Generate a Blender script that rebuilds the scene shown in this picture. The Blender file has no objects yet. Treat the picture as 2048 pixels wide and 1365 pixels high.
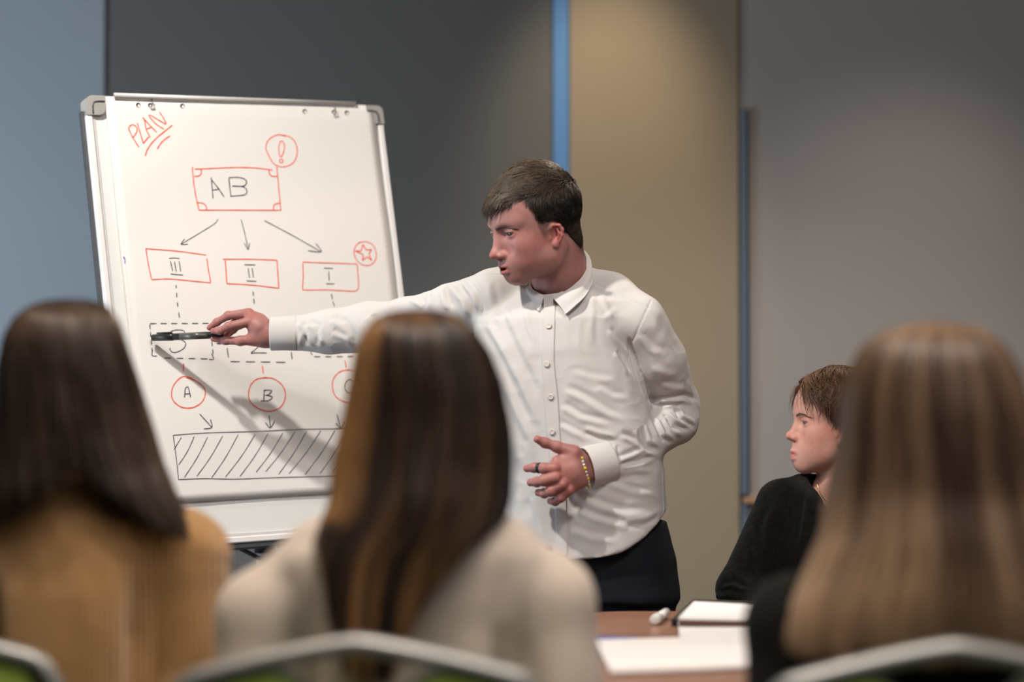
import bpy, math, random
import numpy as np
from mathutils import Vector, Matrix
from mathutils.bvhtree import BVHTree

SC = bpy.context.scene
COL = SC.collection
PI = math.pi
rng = np.random.default_rng(7)
random.seed(7)

# ------------------------------------------------------------------ camera
FPX = 4835.0
PITCH = math.radians(2.0)
CAM = np.array([0.0, 0.0, 1.10])
cam_data = bpy.data.cameras.new('camera')
cam_data.sensor_width = 36.0
cam_data.lens = 36.0 * FPX / 2048.0
cam_data.dof.use_dof = True
cam_data.dof.focus_distance = 4.75
cam_data.dof.aperture_fstop = 1.75
cam_data.clip_start = 0.05
cam = bpy.data.objects.new('camera', cam_data)
cam.location = CAM
cam.rotation_euler = (PI / 2 + PITCH, 0, 0)
COL.objects.link(cam)
SC.camera = cam

# ------------------------------------------------------------------ view + world
SC.view_settings.view_transform = 'Standard'
SC.view_settings.look = 'None'
SC.view_settings.gamma = 1.0
SC.view_settings.use_curve_mapping = False
SC.view_settings.exposure = 0.0
w = bpy.data.worlds.new('world'); SC.world = w; w.use_nodes = True
w.node_tree.nodes['Background'].inputs[0].default_value = (0.55, 0.62, 0.72, 1)
w.node_tree.nodes['Background'].inputs[1].default_value = 0.22

# ------------------------------------------------------------------ lights
def look_rot(src, dst):
    return (Vector(dst) - Vector(src)).to_track_quat('-Z', 'Y').to_euler()

def area(name, loc, target, size, power, color, sy=None):
    l = bpy.data.lights.new(name, 'AREA'); l.energy = power; l.color = color
    l.shape = 'RECTANGLE'; l.size = size; l.size_y = sy or size
    o = bpy.data.objects.new(name, l); o.location = loc; o.rotation_euler = look_rot(loc, target)
    COL.objects.link(o); return o

def spot(name, loc, target, power, color, angle=60, blend=0.6, size=0.05):
    l = bpy.data.lights.new(name, 'SPOT'); l.energy = power; l.color = color
    l.spot_size = math.radians(angle); l.spot_blend = blend; l.shadow_soft_size = size
    o = bpy.data.objects.new(name, l); o.location = loc; o.rotation_euler = look_rot(loc, target)
    COL.objects.link(o); return o

WARM = (1.0, 0.83, 0.66)
NEUT = (1.0, 0.93, 0.88)
COOL = (0.76, 0.87, 1.0)
spot('key_spotlight', (-1.02, 3.62, 2.86), (-0.20, 4.95, 1.15), 196, (1.0, 0.93, 0.84), 62, 0.5, 0.045)
spot('rear_spotlight', (1.05, 5.65, 2.85), (0.15, 4.7, 1.3), 75, WARM, 60, 0.5, 0.05)
spot('wall_spotlight', (0.27, 5.95, 2.88), (0.25, 6.68, 1.85), 58, (1.0, 0.80, 0.58), 42, 1.0, 0.06)
spot('taupe_panel_fill_spot', (1.35, 5.3, 2.86), (1.02, 6.7, 1.15), 46, NEUT, 46, 1.0, 0.08)  # unseen lamp added to brighten the taupe panel
spot('table_spotlight', (0.70, 2.95, 2.85), (0.38, 4.2, 0.95), 72, (1.0, 0.90, 0.84), 66, 0.8, 0.10)
area('ceiling_panel_light', (0.2, 2.2, 2.86), (0.2, 2.5, 0), 1.6, 36, NEUT, 1.6)
area('fill_light', (1.2, 0.4, 2.8), (0.1, 4.8, 1.1), 1.8, 17, (1.0, 0.90, 0.90), 1.3)
area('window_light', (-2.9, 4.9, 1.0), (-1.3, 6.7, 0.8), 1.5, 78, COOL, 1.8)
for i_, (x_, y_, p_) in enumerate([(-0.75, 2.75, 56), (0.05, 2.55, 50), (1.0, 2.35, 36)]):
    spot('row_spotlight', (x_, y_, 2.86), (x_ + 0.05, y_ + 0.38, 1.0), p_, WARM, 60, 0.8, 0.06)

# ------------------------------------------------------------------ frame helpers
_s, _c = math.sin(PITCH), math.cos(PITCH)
def P(px, py, d):
    """point that stands d metres in front of the camera (along world Y) at photo pixel px,py"""
    x = (px - 1024.0) / FPX; u = -(py - 682.5) / FPX
    fy = _c - _s * u; fz = _s + _c * u
    k = d / fy
    return np.array([x * k, d, CAM[2] + fz * k])
def ray(px, py):
    x = (px - 1024.0) / FPX; u = -(py - 682.5) / FPX
    v = np.array([x, _c - _s * u, _s + _c * u]); return v / np.linalg.norm(v)
def on_z(px, py, z):
    r = ray(px, py); k = (z - CAM[2]) / r[2]; return CAM + r * k
def unit(v):
    v = np.asarray(v, float); return v / (np.linalg.norm(v) + 1e-12)

# ------------------------------------------------------------------ materials
def mat(name, color=(0.5, 0.5, 0.5), rough=0.6, metal=0.0, attr=False, noise=0.0, nscale=8.0, bump=0.0, bscale=200.0,
        sss=0.0, sheen=0.0, spec=0.5, coat=0.0, rib=None, color2=None, stretch=None, aniso=0.0):
    m = bpy.data.materials.new(name); m.use_nodes = True
    nt = m.node_tree; b = nt.nodes['Principled BSDF']
    b.inputs['Roughness'].default_value = rough; b.inputs['Metallic'].default_value = metal
    b.inputs['Specular IOR Level'].default_value = spec
    if coat: b.inputs['Coat Weight'].default_value = coat; b.inputs['Coat Roughness'].default_value = 0.15
    if aniso: b.inputs['Anisotropic'].default_value = aniso
    if sheen:
        b.inputs['Sheen Weight'].default_value = sheen; b.inputs['Sheen Roughness'].default_value = 0.5
    if sss:
        b.inputs['Subsurface Weight'].default_value = sss
        b.inputs['Subsurface Radius'].default_value = (1.0, 0.35, 0.2)
        b.inputs['Subsurface Scale'].default_value = 0.006
    b.inputs['Base Color'].default_value = (*color, 1)
    src = None
    if attr:
        a = nt.nodes.new('ShaderNodeVertexColor'); a.layer_name = 'Col'; src = a.outputs[0]
    tc = nt.nodes.new('ShaderNodeTexCoord'); vec = tc.outputs['Object']
    if stretch:
        mp = nt.nodes.new('ShaderNodeMapping'); mp.inputs['Scale'].default_value = stretch
        nt.links.new(vec, mp.inputs[0]); vec = mp.outputs[0]
    if noise:
        n = nt.nodes.new('ShaderNodeTexNoise'); n.inputs['Scale'].default_value = nscale; n.inputs['Detail'].default_value = 4
        nt.links.new(vec, n.inputs['Vector'])
        if color2 is not None:
            mx = nt.nodes.new('ShaderNodeMix'); mx.data_type = 'RGBA'
            r = nt.nodes.new('ShaderNodeMapRange'); r.inputs[1].default_value = 0.35; r.inputs[2].default_value = 0.65
            nt.links.new(n.outputs[0], r.inputs[0]); nt.links.new(r.outputs[0], mx.inputs[0])
            mx.inputs[6].default_value = (*color, 1); mx.inputs[7].default_value = (*color2, 1)
            src = mx.outputs[2]
        else:
            h = nt.nodes.new('ShaderNodeHueSaturation')
            r = nt.nodes.new('ShaderNodeMapRange'); r.inputs[3].default_value = 1 - noise; r.inputs[4].default_value = 1 + noise
            nt.links.new(n.outputs[0], r.inputs[0]); nt.links.new(r.outputs[0], h.inputs['Value'])
            if src is not None: nt.links.new(src, h.inputs['Color'])
            else: h.inputs['Color'].default_value = (*color, 1)
            src = h.outputs[0]
    if src is not None: nt.links.new(src, b.inputs['Base Color'])
    if bump or rib:
        bp = nt.nodes.new('ShaderNodeBump'); bp.inputs['Distance'].default_value = 0.001
        if rib:
            wv = nt.nodes.new('ShaderNodeTexWave'); wv.inputs['Scale'].default_value = rib; wv.bands_direction = 'X'
            wv.inputs['Distortion'].default_value = 0.6
            nt.links.new(vec, wv.inputs['Vector']); bp.inputs['Strength'].default_value = 1.0; bp.inputs['Distance'].default_value = 0.004
            nt.links.new(wv.outputs[1], bp.inputs['Height'])
        else:
            n2 = nt.nodes.new('ShaderNodeTexNoise'); n2.inputs['Scale'].default_value = bscale; n2.inputs['Detail'].default_value = 3
            nt.links.new(vec, n2.inputs['Vector']); bp.inputs['Strength'].default_value = bump
            nt.links.new(n2.outputs[0], bp.inputs['Height'])
        nt.links.new(bp.outputs[0], b.inputs['Normal'])
    return m

# ------------------------------------------------------------------ object helpers
def tag(o, label=None, cat=None, group=None, kind=None):
    if label: o['label'] = label
    if cat: o['category'] = cat
    if group: o['group'] = group
    if kind: o['kind'] = kind
    return o
def empty(name, loc=(0, 0, 0), label=None, cat=None, group=None):
    o = bpy.data.objects.new(name, None); o.empty_display_size = 0.1; o.location = loc
    COL.objects.link(o); return tag(o, label, cat, group)
def mesh_np(name, V, F, material, parent=None, smooth=True, col=None, local=True):
    """V (n,3) world coordinates, F (m,4) or (m,3) or list; becomes ONE mesh object"""
    V = np.asarray(V, np.float32)
    me = bpy.data.meshes.new(name)
    if isinstance(F, np.ndarray):
        n, k = F.shape
        me.vertices.add(len(V)); me.vertices.foreach_set('co', V.ravel())
        me.loops.add(n * k); me.loops.foreach_set('vertex_index', F.ravel().astype(np.int32))
        me.polygons.add(n); me.polygons.foreach_set('loop_start', np.arange(0, n * k, k, dtype=np.int32))
        me.update(calc_edges=True)
    else:
        me.from_pydata([tuple(map(float, v)) for v in V], [], [tuple(map(int, f)) for f in F]); me.update()
    if smooth: me.polygons.foreach_set('use_smooth', np.ones(len(me.polygons), bool))
    if col is not None:
        a = me.color_attributes.new('Col', 'FLOAT_COLOR', 'POINT')
        c = np.ones((len(V), 4), np.float32); c[:, :3] = col; a.data.foreach_set('color', c.ravel())
    me.materials.append(material)
    o = bpy.data.objects.new(name, me); COL.objects.link(o)
    if parent is not None:
        o.parent = parent
        if local:
            off = world_off(parent)
            me.transform(Matrix.Translation(-off))
    return o
def world_off(p):
    v = Vector((0, 0, 0))
    while p is not None:
        v = v + p.location; p = p.parent
    return v

class MB:
    """collects simple solids in world coordinates and links them as one mesh"""
    def __init__(s): s.V = []; s.F = []
    def add(s, V, F):
        b = len(s.V); s.V += [tuple(v) for v in V]; s.F += [tuple(i + b for i in f) for f in F]; return s
    def obox(s, c, ax, ay, az, hx, hy, hz, bev=0.0):
        c, ax, ay, az = map(np.asarray, (c, ax, ay, az))
        if bev <= 0:
            pts = [c + ax * hx * i + ay * hy * j + az * hz * k for i in (-1, 1) for j in (-1, 1) for k in (-1, 1)]
            F = [(0, 1, 3, 2), (4, 6, 7, 5), (0, 4, 5, 1), (2, 3, 7, 6), (0, 2, 6, 4), (1, 5, 7, 3)]
            return s.add(pts, F)
        loops = []
        for (z, inset) in ((-hz, bev), (-hz + bev, 0), (hz - bev, 0), (hz, bev)):
            x, y = hx - inset, hy - inset
            b = min(bev, x * .5, y * .5)
            lp = [(x - b, -y), (x, -y + b), (x, y - b), (x - b, y), (-x + b, y), (-x, y - b), (-x, -y + b), (-x + b, -y)]
            loops.append([c + ax * p + ay * q + az * z for p, q in lp])
        V = [v for l in loops for v in l]; F = []
        for i in range(3):
            for j in range(8):
                a, b2 = i * 8 + j, i * 8 + (j + 1) % 8
                F.append((a, b2, b2 + 8, a + 8))
        F.append(tuple(range(7, -1, -1))); F.append(tuple(range(24, 32)))
        return s.add(V, F)
    def box(s, lo, hi, bev=0.0):
        lo, hi = np.array(lo, float), np.array(hi, float); h = (hi - lo) / 2
        return s.obox((lo + hi) / 2, (1, 0, 0), (0, 1, 0), (0, 0, 1), h[0], h[1], h[2], bev)
    def tube(s, pts, r, n=12, flat=1.0, up=(0, 0, 1), closed=False, caps=True):
        pts = np.asarray(pts, float); m = len(pts)
        rs = np.full(m, r) if np.isscalar(r) else np.asarray(r)
        T = np.gradient(pts, axis=0) if not closed else (np.roll(pts, -1, 0) - np.roll(pts, 1, 0))
        T /= np.linalg.norm(T, axis=1)[:, None] + 1e-12
        V = []; u = np.asarray(up, float)
        for i in range(m):
            a = np.cross(T[i], u)
            if np.linalg.norm(a) < 1e-3: a = np.cross(T[i], (1, 0.1, 0))
            a = unit(a); b = np.cross(a, T[i])
            for k in range(n):
                t = 2 * PI * k / n
                V.append(pts[i] + a * rs[i] * math.cos(t) + b * rs[i] * flat * math.sin(t))
        F = []
        for i in range(m if closed else m - 1):
            for k in range(n):
                a, b2 = i * n + k, i * n + (k + 1) % n
                c, d = ((i + 1) % m) * n + (k + 1) % n, ((i + 1) % m) * n + k
                F.append((a, b2, c, d))
        if not closed and caps:
            F.append(tuple(range(n - 1, -1, -1))); F.append(tuple(range((m - 1) * n, m * n)))
        return s.add(V, F)
    def lathe(s, c, axis, prof, n=24):
        axis = unit(axis); a = unit(np.cross(axis, (0.3, 0.2, 1) if abs(axis[2]) < .9 else (1, 0, 0))); b = np.cross(axis, a)
        V = [np.asarray(c) + axis * z + (a * math.cos(2 * PI * k / n) + b * math.sin(2 * PI * k / n)) * max(r, 1e-5) for z, r in prof for k in range(n)]
        F = [(i * n + k, i * n + (k + 1) % n, (i + 1) * n + (k + 1) % n, (i + 1) * n + k) for i in range(len(prof) - 1) for k in range(n)]
        F.append(tuple(range(n - 1, -1, -1))); F.append(tuple(range((len(prof) - 1) * n, len(prof) * n)))
        return s.add(V, F)
    def sphere(s, c, r, n=12):
        prof = [(-r * math.cos(PI * i / n), r * math.sin(PI * i / n)) for i in range(n + 1)]
        return s.lathe(c, (0, 0, 1), prof, n * 2)
    def prism(s, poly, z0, z1):
        n = len(poly); V = [(x, y, z0) for x, y in poly] + [(x, y, z1) for x, y in poly]
        F = [(i, (i + 1) % n, n + (i + 1) % n, n + i) for i in range(n)] + [tuple(range(n - 1, -1, -1)), tuple(range(n, 2 * n))]
        return s.add(V, F)
    def build(s, name, material, parent=None, smooth=False, local=True):
        o = mesh_np(name, np.array(s.V), s.F, material, parent, smooth, local=local)
        return o

# ------------------------------------------------------------------ implicit surfaces (signed distance grids + surface nets)
def smin(a, b, k):
    h = np.clip(0.5 + 0.5 * (b - a) / k, 0, 1); return b * (1 - h) + a * h - k * h * (1 - h)
class Field:
    def __init__(s, lo, hi, res):
        s.res = res; s.lo = np.array(lo, np.float32)
        s.n = np.ceil((np.array(hi) - np.array(lo)) / res).astype(int) + 1
        s.ax = [s.lo[i] + res * np.arange(s.n[i], dtype=np.float32) for i in range(3)]
        s.D = np.full(tuple(s.n), 0.08, np.float32)
    def put(s, fn, lo, hi, k=0.01, op='u', pad=None):
        pad = (k + 3 * s.res + 0.004) if pad is None else pad
        i0 = np.clip(np.floor((np.array(lo) - pad - s.lo) / s.res).astype(int), 0, s.n)
        i1 = np.clip(np.ceil((np.array(hi) + pad - s.lo) / s.res).astype(int) + 1, 0, s.n)
        if (i1 <= i0).any(): return
        sl = tuple(slice(a, b) for a, b in zip(i0, i1))
        X = s.ax[0][sl[0]][:, None, None]; Y = s.ax[1][sl[1]][None, :, None]; Z = s.ax[2][sl[2]][None, None, :]
        d = fn(X, Y, Z).astype(np.float32); D = s.D[sl]
        if op == 'u': s.D[sl] = smin(D, d, k)
        elif op == 's': s.D[sl] = -smin(-D, d, k)
        elif op == 'i': s.D[sl] = -smin(-D, -d, k)
    def cap(s, a, b, ra, rb=None, k=0.01, op='u', flat=None, fax=None):
        a = np.asarray(a, float); b = np.asarray(b, float); rb = ra if rb is None else rb
        ba = b - a; L = max(ba @ ba, 1e-9); R = max(ra, rb)
        if flat: fax = unit(fax)
        def fn(X, Y, Z):
            px, py, pz = X - a[0], Y - a[1], Z - a[2]
            t = np.clip((px * ba[0] + py * ba[1] + pz * ba[2]) / L, 0, 1)
            qx, qy, qz = px - t * ba[0], py - t * ba[1], pz - t * ba[2]
            q2 = qx * qx + qy * qy + qz * qz
            if flat:
                c = qx * fax[0] + qy * fax[1] + qz * fax[2]
                q2 = q2 + c * c * (1 / flat ** 2 - 1)
            return np.sqrt(q2) - (ra + t * (rb - ra))
        s.put(fn, np.minimum(a, b) - R, np.maximum(a, b) + R, k, op)
    def chain(s, pts, rs, k=0.01, op='u', **kw):
        for i in range(len(pts) - 1): s.cap(pts[i], pts[i + 1], rs[i], rs[i + 1], k, op, **kw)
    def ell(s, c, r, R=None, k=0.01, op='u'):
        c = np.asarray(c, float); r = np.asarray(r, float); R = np.eye(3) if R is None else R
        def fn(X, Y, Z):
            p = [X - c[0], Y - c[1], Z - c[2]]
            q = [(p[0] * R[0, i] + p[1] * R[1, i] + p[2] * R[2, i]) / r[i] for i in range(3)]
            k0 = np.sqrt(q[0] ** 2 + q[1] ** 2 + q[2] ** 2)
            k1 = np.sqrt((q[0] / r[0]) ** 2 + (q[1] / r[1]) ** 2 + (q[2] / r[2]) ** 2)
            return k0 * (k0 - 1) / (k1 + 1e-9)
        m = r.max(); s.put(fn, c - m, c + m, k, op)
    def rows(s, rows, k=0.02, op='u', exp=2.4):
        """rows: (z, cx, cy, half width, half depth, yaw) -> lofted torso"""
        A = np.array(sorted(rows), float); a0 = A[0, 0]; a1 = A[-1, 0]; R = A[:, 3:5].max()
        def fn(X, Y, Z):
            z = np.clip(Z, a0, a1)
            g = [np.interp(z.ravel(), A[:, 0], A[:, i]).reshape(z.shape) for i in range(1, 6)]
            dx, dy = X - g[0], Y - g[1]
            cw, sw = np.cos(g[4]), np.sin(g[4])
            u = np.abs(dx * cw + dy * sw) / g[2]; v = np.abs(-dx * sw + dy * cw) / g[3]
            rr = (u ** exp + v ** exp) ** (1 / exp)
            d = (rr - 1) * np.minimum(g[2], g[3])
            dz = np.maximum(a0 - Z, Z - a1)
            return np.where(dz > 0, np.sqrt(np.maximum(d, 0) ** 2 + dz ** 2), d)
        lo = [A[:, 1].min() - R, A[:, 2].min() - R, a0]; hi = [A[:, 1].max() + R, A[:, 2].max() + R, a1]
        s.put(fn, lo, hi, k, op)
    def mesh(s):
        D = s.D; n = D.shape
        S = D < 0
        cell = np.zeros((n[0] - 1, n[1] - 1, n[2] - 1), np.int8)
        for i in (0, 1):
            for j in (0, 1):
                for l in (0, 1):
                    cell += S[i:n[0] - 1 + i, j:n[1] - 1 + j, l:n[2] - 1 + l]
        act = (cell > 0) & (cell < 8)
        ijk = np.argwhere(act); idx = np.full(cell.shape, -1, np.int64); idx[act] = np.arange(len(ijk))
        corner = [(i, j, l) for i in (0, 1) for j in (0, 1) for l in (0, 1)]
        vals = np.stack([D[ijk[:, 0] + i, ijk[:, 1] + j, ijk[:, 2] + l] for i, j, l in corner], 1)
        acc = np.zeros((len(ijk), 3)); cnt = np.zeros(len(ijk))
        for a in range(8):
            for b in range(a + 1, 8):
                ca, cb = np.array(corner[a]), np.array(corner[b])
                if abs(ca - cb).sum() != 1: continue
                va, vb = vals[:, a], vals[:, b]; m = (va < 0) != (vb < 0)
                t = np.where(m, va / np.where(m, va - vb, 1), 0)
                acc += np.where(m[:, None], ca + (cb - ca) * t[:, None], 0); cnt += m
        V = (ijk + acc / cnt[:, None]) * s.res + s.lo
        F = []
        for axis in range(3):
            sl0 = [slice(0, n[q]) for q in range(3)]; sl1 = list(sl0)
            sl0[axis] = slice(0, n[axis] - 1); sl1[axis] = slice(1, n[axis])
            A, B = S[tuple(sl0)], S[tuple(sl1)]
            e = np.argwhere(A != B)
            o1, o2 = [q for q in range(3) if q != axis]
            ok = (e[:, o1] > 0) & (e[:, o2] > 0) & (e[:, o1] < n[o1] - 1) & (e[:, o2] < n[o2] - 1)
            e = e[ok]; inside = A[tuple(e.T)]
            def at(d1, d2):
                q = e.copy(); q[:, o1] -= d1; q[:, o2] -= d2; return idx[tuple(q.T)]
            quad = np.stack([at(1, 1), at(0, 1), at(0, 0), at(1, 0)], 1)
            flip = inside if axis != 1 else ~inside
            quad[~flip] = quad[~flip][:, ::-1]
            F.append(quad)
        F = np.concatenate(F)
        return V, F[(F >= 0).all(1)]

def subdiv(V, F, level=1):
    me = bpy.data.meshes.new('tmp')
    n, k = F.shape
    me.vertices.add(len(V)); me.vertices.foreach_set('co', np.asarray(V, np.float32).ravel())
    me.loops.add(n * k); me.loops.foreach_set('vertex_index', F.ravel().astype(np.int32))
    me.polygons.add(n); me.polygons.foreach_set('loop_start', np.arange(0, n * k, k, dtype=np.int32))
    me.update(calc_edges=True)
    o = bpy.data.objects.new('tmp', me); COL.objects.link(o)
    md = o.modifiers.new('s', 'SUBSURF'); md.levels = level; md.render_levels = level
    dg = bpy.context.evaluated_depsgraph_get(); ev = o.evaluated_get(dg); m2 = ev.to_mesh()
    W = np.empty(len(m2.vertices) * 3, np.float32); m2.vertices.foreach_get('co', W)
    G = np.empty(len(m2.loops), np.int32); m2.loops.foreach_get('vertex_index', G)
    W = W.reshape(-1, 3).astype(float); G = G.reshape(-1, 4).copy()
    ev.to_mesh_clear(); bpy.data.objects.remove(o); bpy.data.meshes.remove(me)
    return W, G
def smooth_np(V, F, it=1, lam=0.5):
    E = np.concatenate([F[:, [0, 1]], F[:, [1, 2]], F[:, [2, 3]], F[:, [3, 0]]])
    E = np.concatenate([E, E[:, ::-1]])
    for _ in range(it):
        cnt = np.bincount(E[:, 0], minlength=len(V))
        S = np.stack([np.bincount(E[:, 0], V[E[:, 1], i], len(V)) for i in range(3)], 1)
        V = V + lam * (S / np.maximum(cnt, 1)[:, None] - V)
    return V
def normals_np(V, F):
    n = np.cross(V[F[:, 2]] - V[F[:, 0]], V[F[:, 3]] - V[F[:, 1]])
    N = np.stack([np.bincount(F.ravel(), np.repeat(n[:, i], 4), len(V)) for i in range(3)], 1)
    return N / (np.linalg.norm(N, axis=1)[:, None] + 1e-12)
def join_np(parts):
    V, F, b = [], [], 0
    for v, f in parts: V.append(v); F.append(f + b); b += len(v)
    return np.concatenate(V), np.concatenate(F)
def vnoise(p, seed=0):
    """smooth value noise -1..1 of points (n,3)"""
    p = np.asarray(p, float); i = np.floor(p).astype(np.int64); f = p - i; f = f * f * (3 - 2 * f)
    def h(x, y, z):
        v = (x * 374761393 + y * 668265263 + z * 2147483647 + seed * 144665) & 0xffffffff
        v = ((v ^ (v >> 13)) * 1274126177) & 0xffffffff
        return ((v ^ (v >> 16)) & 0xffff) / 32767.5 - 1
    r = 0
    for a in (0, 1):
        for b in (0, 1):
            for c in (0, 1):
                wgt = (f[:, 0] if a else 1 - f[:, 0]) * (f[:, 1] if b else 1 - f[:, 1]) * (f[:, 2] if c else 1 - f[:, 2])
                r = r + wgt * h(i[:, 0] + a, i[:, 1] + b, i[:, 2] + c)
    return r
def blob(V, c, r):
    """soft mask around c, r may be (3,)"""
    q = (V - np.asarray(c)) / np.asarray(r); return np.exp(-(q ** 2).sum(1))

def strands(name, paths, widths, cols, nrm, material, parent, thick=0.6):
    """paths (N,S,3), widths (N,S), cols (N,3) or (N,S,3), nrm (N,S,3): three-sided tapered locks joined in one mesh"""
    N, S, _ = paths.shape
    T = np.gradient(paths, axis=1); T /= np.linalg.norm(T, axis=2, keepdims=True) + 1e-9
    side = np.cross(T, nrm); side /= np.linalg.norm(side, axis=2, keepdims=True) + 1e-9
    up = np.cross(side, T)
    w = widths[:, :, None]
    V = np.stack([paths + side * w, paths - side * w, paths + up * w * thick * 1.6], 2)    # N,S,3,3
    idx = np.arange(N * S * 3).reshape(N, S, 3)
    F = []
    for k in range(3):
        a = idx[:, :-1, k]; b = idx[:, :-1, (k + 1) % 3]; c = idx[:, 1:, (k + 1) % 3]; d = idx[:, 1:, k]
        F.append(np.stack([a, b, c, d], -1).reshape(-1, 4))
    F = np.concatenate(F)
    if cols.ndim == 2: cols = np.repeat(cols[:, None, :], S, 1)
    C = np.repeat(cols[:, :, None, :], 3, 2).reshape(-1, 3)
    return mesh_np(name, V.reshape(-1, 3), F, material, parent, True, C)
# ================================================================== room
M = {}
M['carpet'] = mat('carpet', (0.10, 0.10, 0.11), 0.95, noise=0.25, nscale=60, bump=0.6, bscale=300)
M['ceiling'] = mat('ceiling_paint', (0.55, 0.54, 0.52), 0.9, bump=0.1, bscale=60)
M['wall_side'] = mat('side_wall_paint', (0.28, 0.27, 0.26), 0.85, bump=0.1, bscale=90)
M['panel_blue'] = mat('blue_grey_panel', (0.30, 0.345, 0.375), 0.75, noise=0.04, nscale=2, bump=0.12, bscale=250)
M['panel_dark'] = mat('charcoal_panel', (0.128, 0.124, 0.115), 0.75, noise=0.04, nscale=2, bump=0.12, bscale=250)
M['panel_beige'] = mat('beige_panel', (0.31, 0.25, 0.17), 0.7, noise=0.05, nscale=3, bump=0.12, bscale=250)
M['panel_taupe'] = mat('taupe_panel', (0.36, 0.325, 0.295), 0.75, noise=0.04, nscale=2, bump=0.12, bscale=250)
M['trim_blue_lit'] = mat('blue_light_trim', (0.10, 0.26, 0.53), 0.5)  # blue light showing through a gap, put into the strip's colour
M['trim_slate'] = mat('slate_trim', (0.11, 0.15, 0.20), 0.5)
M['wood_block'] = mat('pale_wood', (0.45, 0.26, 0.14), 0.5, noise=0.15, nscale=20, stretch=(1, 6, 1))
YW = 6.70
def struct(name, mb, m, parent=None):
    o = mb.build(name, m, parent)
    if parent is None: o['kind'] = 'structure'
    return o
struct('floor', MB().box((-3.2, -1.6, -0.1), (3.2, YW + 0.15, 0.0)), M['carpet'])
struct('ceiling', MB().box((-3.2, -1.6, 2.95), (3.2, YW + 0.15, 3.05)), M['ceiling'])
struct('wall_left', MB().box((-3.2, -1.6, 0.0), (-3.05, YW, 2.95)), M['wall_side'])
struct('wall_right', MB().box((3.05, -1.6, 0.0), (3.2, YW, 2.95)), M['wall_side'])
struct('wall_front', MB().box((-3.05, -1.6, 0.0), (3.05, -1.5, 2.95)), M['wall_side'])
wb = struct('wall_back', MB().box((-3.2, YW + 0.02, 0.0), (3.2, YW + 0.15, 2.95)), M['wall_side'])
def X(px, d=YW): return (px - 1024) / FPX * d
def panel(x0, x1, y0, y1, m, label):
    # a tall wall panel whose left edge stands at depth y0 and right edge at y1
    a = np.array([x0, y0, 0.0]); b = np.array([x1, y1, 0.0]); ax = unit(b - a); ay = np.array([-ax[1], ax[0], 0])
    L = np.linalg.norm(b - a)
    o = MB().obox((a + b) / 2 + np.array([0, 0, 1.475]) + ay * 0.01, ax, ay, (0, 0, 1), L / 2, 0.01, 1.47, 0.004).build('panel', m, wb)
    o['label'] = label; return o
panel(-3.0, X(209), YW - 0.02, YW - 0.02, M['panel_blue'], 'blue-grey wall panel')
panel(X(213), X(1106), YW - 0.01, YW - 0.01, M['panel_dark'], 'charcoal wall panel')
panel(X(1139), X(1479), YW - 0.035, YW - 0.02, M['panel_beige'], 'beige wall panel')
panel(X(1496), 3.0, YW - 0.02, YW - 0.02, M['panel_taupe'], 'taupe wall panel')
t = struct('trim_1', MB().box((X(1106.5), YW - 0.02, 0.0), (X(1138), YW + 0.0, 2.94), 0.003), M['trim_blue_lit']); t['label'] = 'vertical strip coloured as blue light in the gap between the charcoal and beige wall panels'
zt = P(1490, 222, YW)[2]; zb = P(1490, 990, YW)[2]
t = struct('trim_2', MB().box((X(1481), YW - 0.04, zb), (X(1493), YW - 0.0, zt), 0.003), M['trim_slate']); t['label'] = 'thin slate strip between the beige and taupe wall panels'
t = struct('trim_3', MB().box((X(1480), YW - 0.012, zt), (X(1494.5), YW + 0.0, 2.94), 0.002), M['panel_taupe']); t['label'] = 'taupe joint strip above the slate strip'
t = struct('trim_4', MB().box((X(1483), YW - 0.055, zb - 0.022), (X(1522), YW - 0.021, zb - 0.006), 0.002), M['wood_block']); t['label'] = 'small pale wood ledge below the slate strip'
t = struct('trim_5', MB().box((X(1481), YW - 0.03, 0.0), (X(1494.5), YW - 0.0, zb - 0.024), 0.002), M['trim_slate']); t['label'] = 'slate strip below the wood ledge'
struct('baseboard_back', MB().box((-3.05, YW - 0.06, 0.0), (3.05, YW - 0.037, 0.08), 0.003), M['trim_slate'])
# recessed ceiling lamps where the spotlights hang
M['lamp_ring'] = mat('lamp_ring', (0.7, 0.7, 0.68), 0.4)
M['lamp_glow'] = mat('lamp_glow', (1, 0.95, 0.85)); _n = M['lamp_glow'].node_tree.nodes['Principled BSDF']
_n.inputs['Emission Color'].default_value = (1, 0.9, 0.75, 1); _n.inputs['Emission Strength'].default_value = 3

# ================================================================== flipchart
def c2w(v):
    x, y, z = v; return np.array([x, _c * z - _s * y, CAM[2] + _s * z + _c * y])
BTL, BTR, BBR, BBL = [c2w(v) for v in ((-0.885305, 0.50781608, 5.00401185), (-0.29181914, 0.52173684, 5.37493063),
                                        (-0.17332568, -0.40717028, 5.22019838), (-0.76681154, -0.42109103, 4.84927959))]
BU = unit(BTR - BTL); BV = unit(BTL - BBL); BN = np.cross(BU, BV); BN = unit(BN)
if BN @ (CAM - BTL) < 0: BN = -BN
BO = (BTL + BTR + BBR + BBL) / 4
BW, BH = 0.70, 0.949
def bp(u, v, n=0.0): return BO + BU * u + BV * v + BN * n
def px2b(px, py, n=0.0):
    r = ray(px, py); o = BO + BN * n
    k = ((o - CAM) @ BN) / (r @ BN); q = CAM + r * k - BO
    return q @ BU, q @ BV
M['white_board'] = mat('whiteboard_enamel', (0.80, 0.81, 0.80), 0.22, spec=0.5)
M['alu'] = mat('brushed_aluminium', (0.74, 0.73, 0.71), 0.35, metal=0.25)
M['white_rail'] = mat('white_rail', (0.82, 0.82, 0.82), 0.35)
M['dark_side'] = mat('dark_grey_plastic', (0.06, 0.065, 0.07), 0.45)
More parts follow.
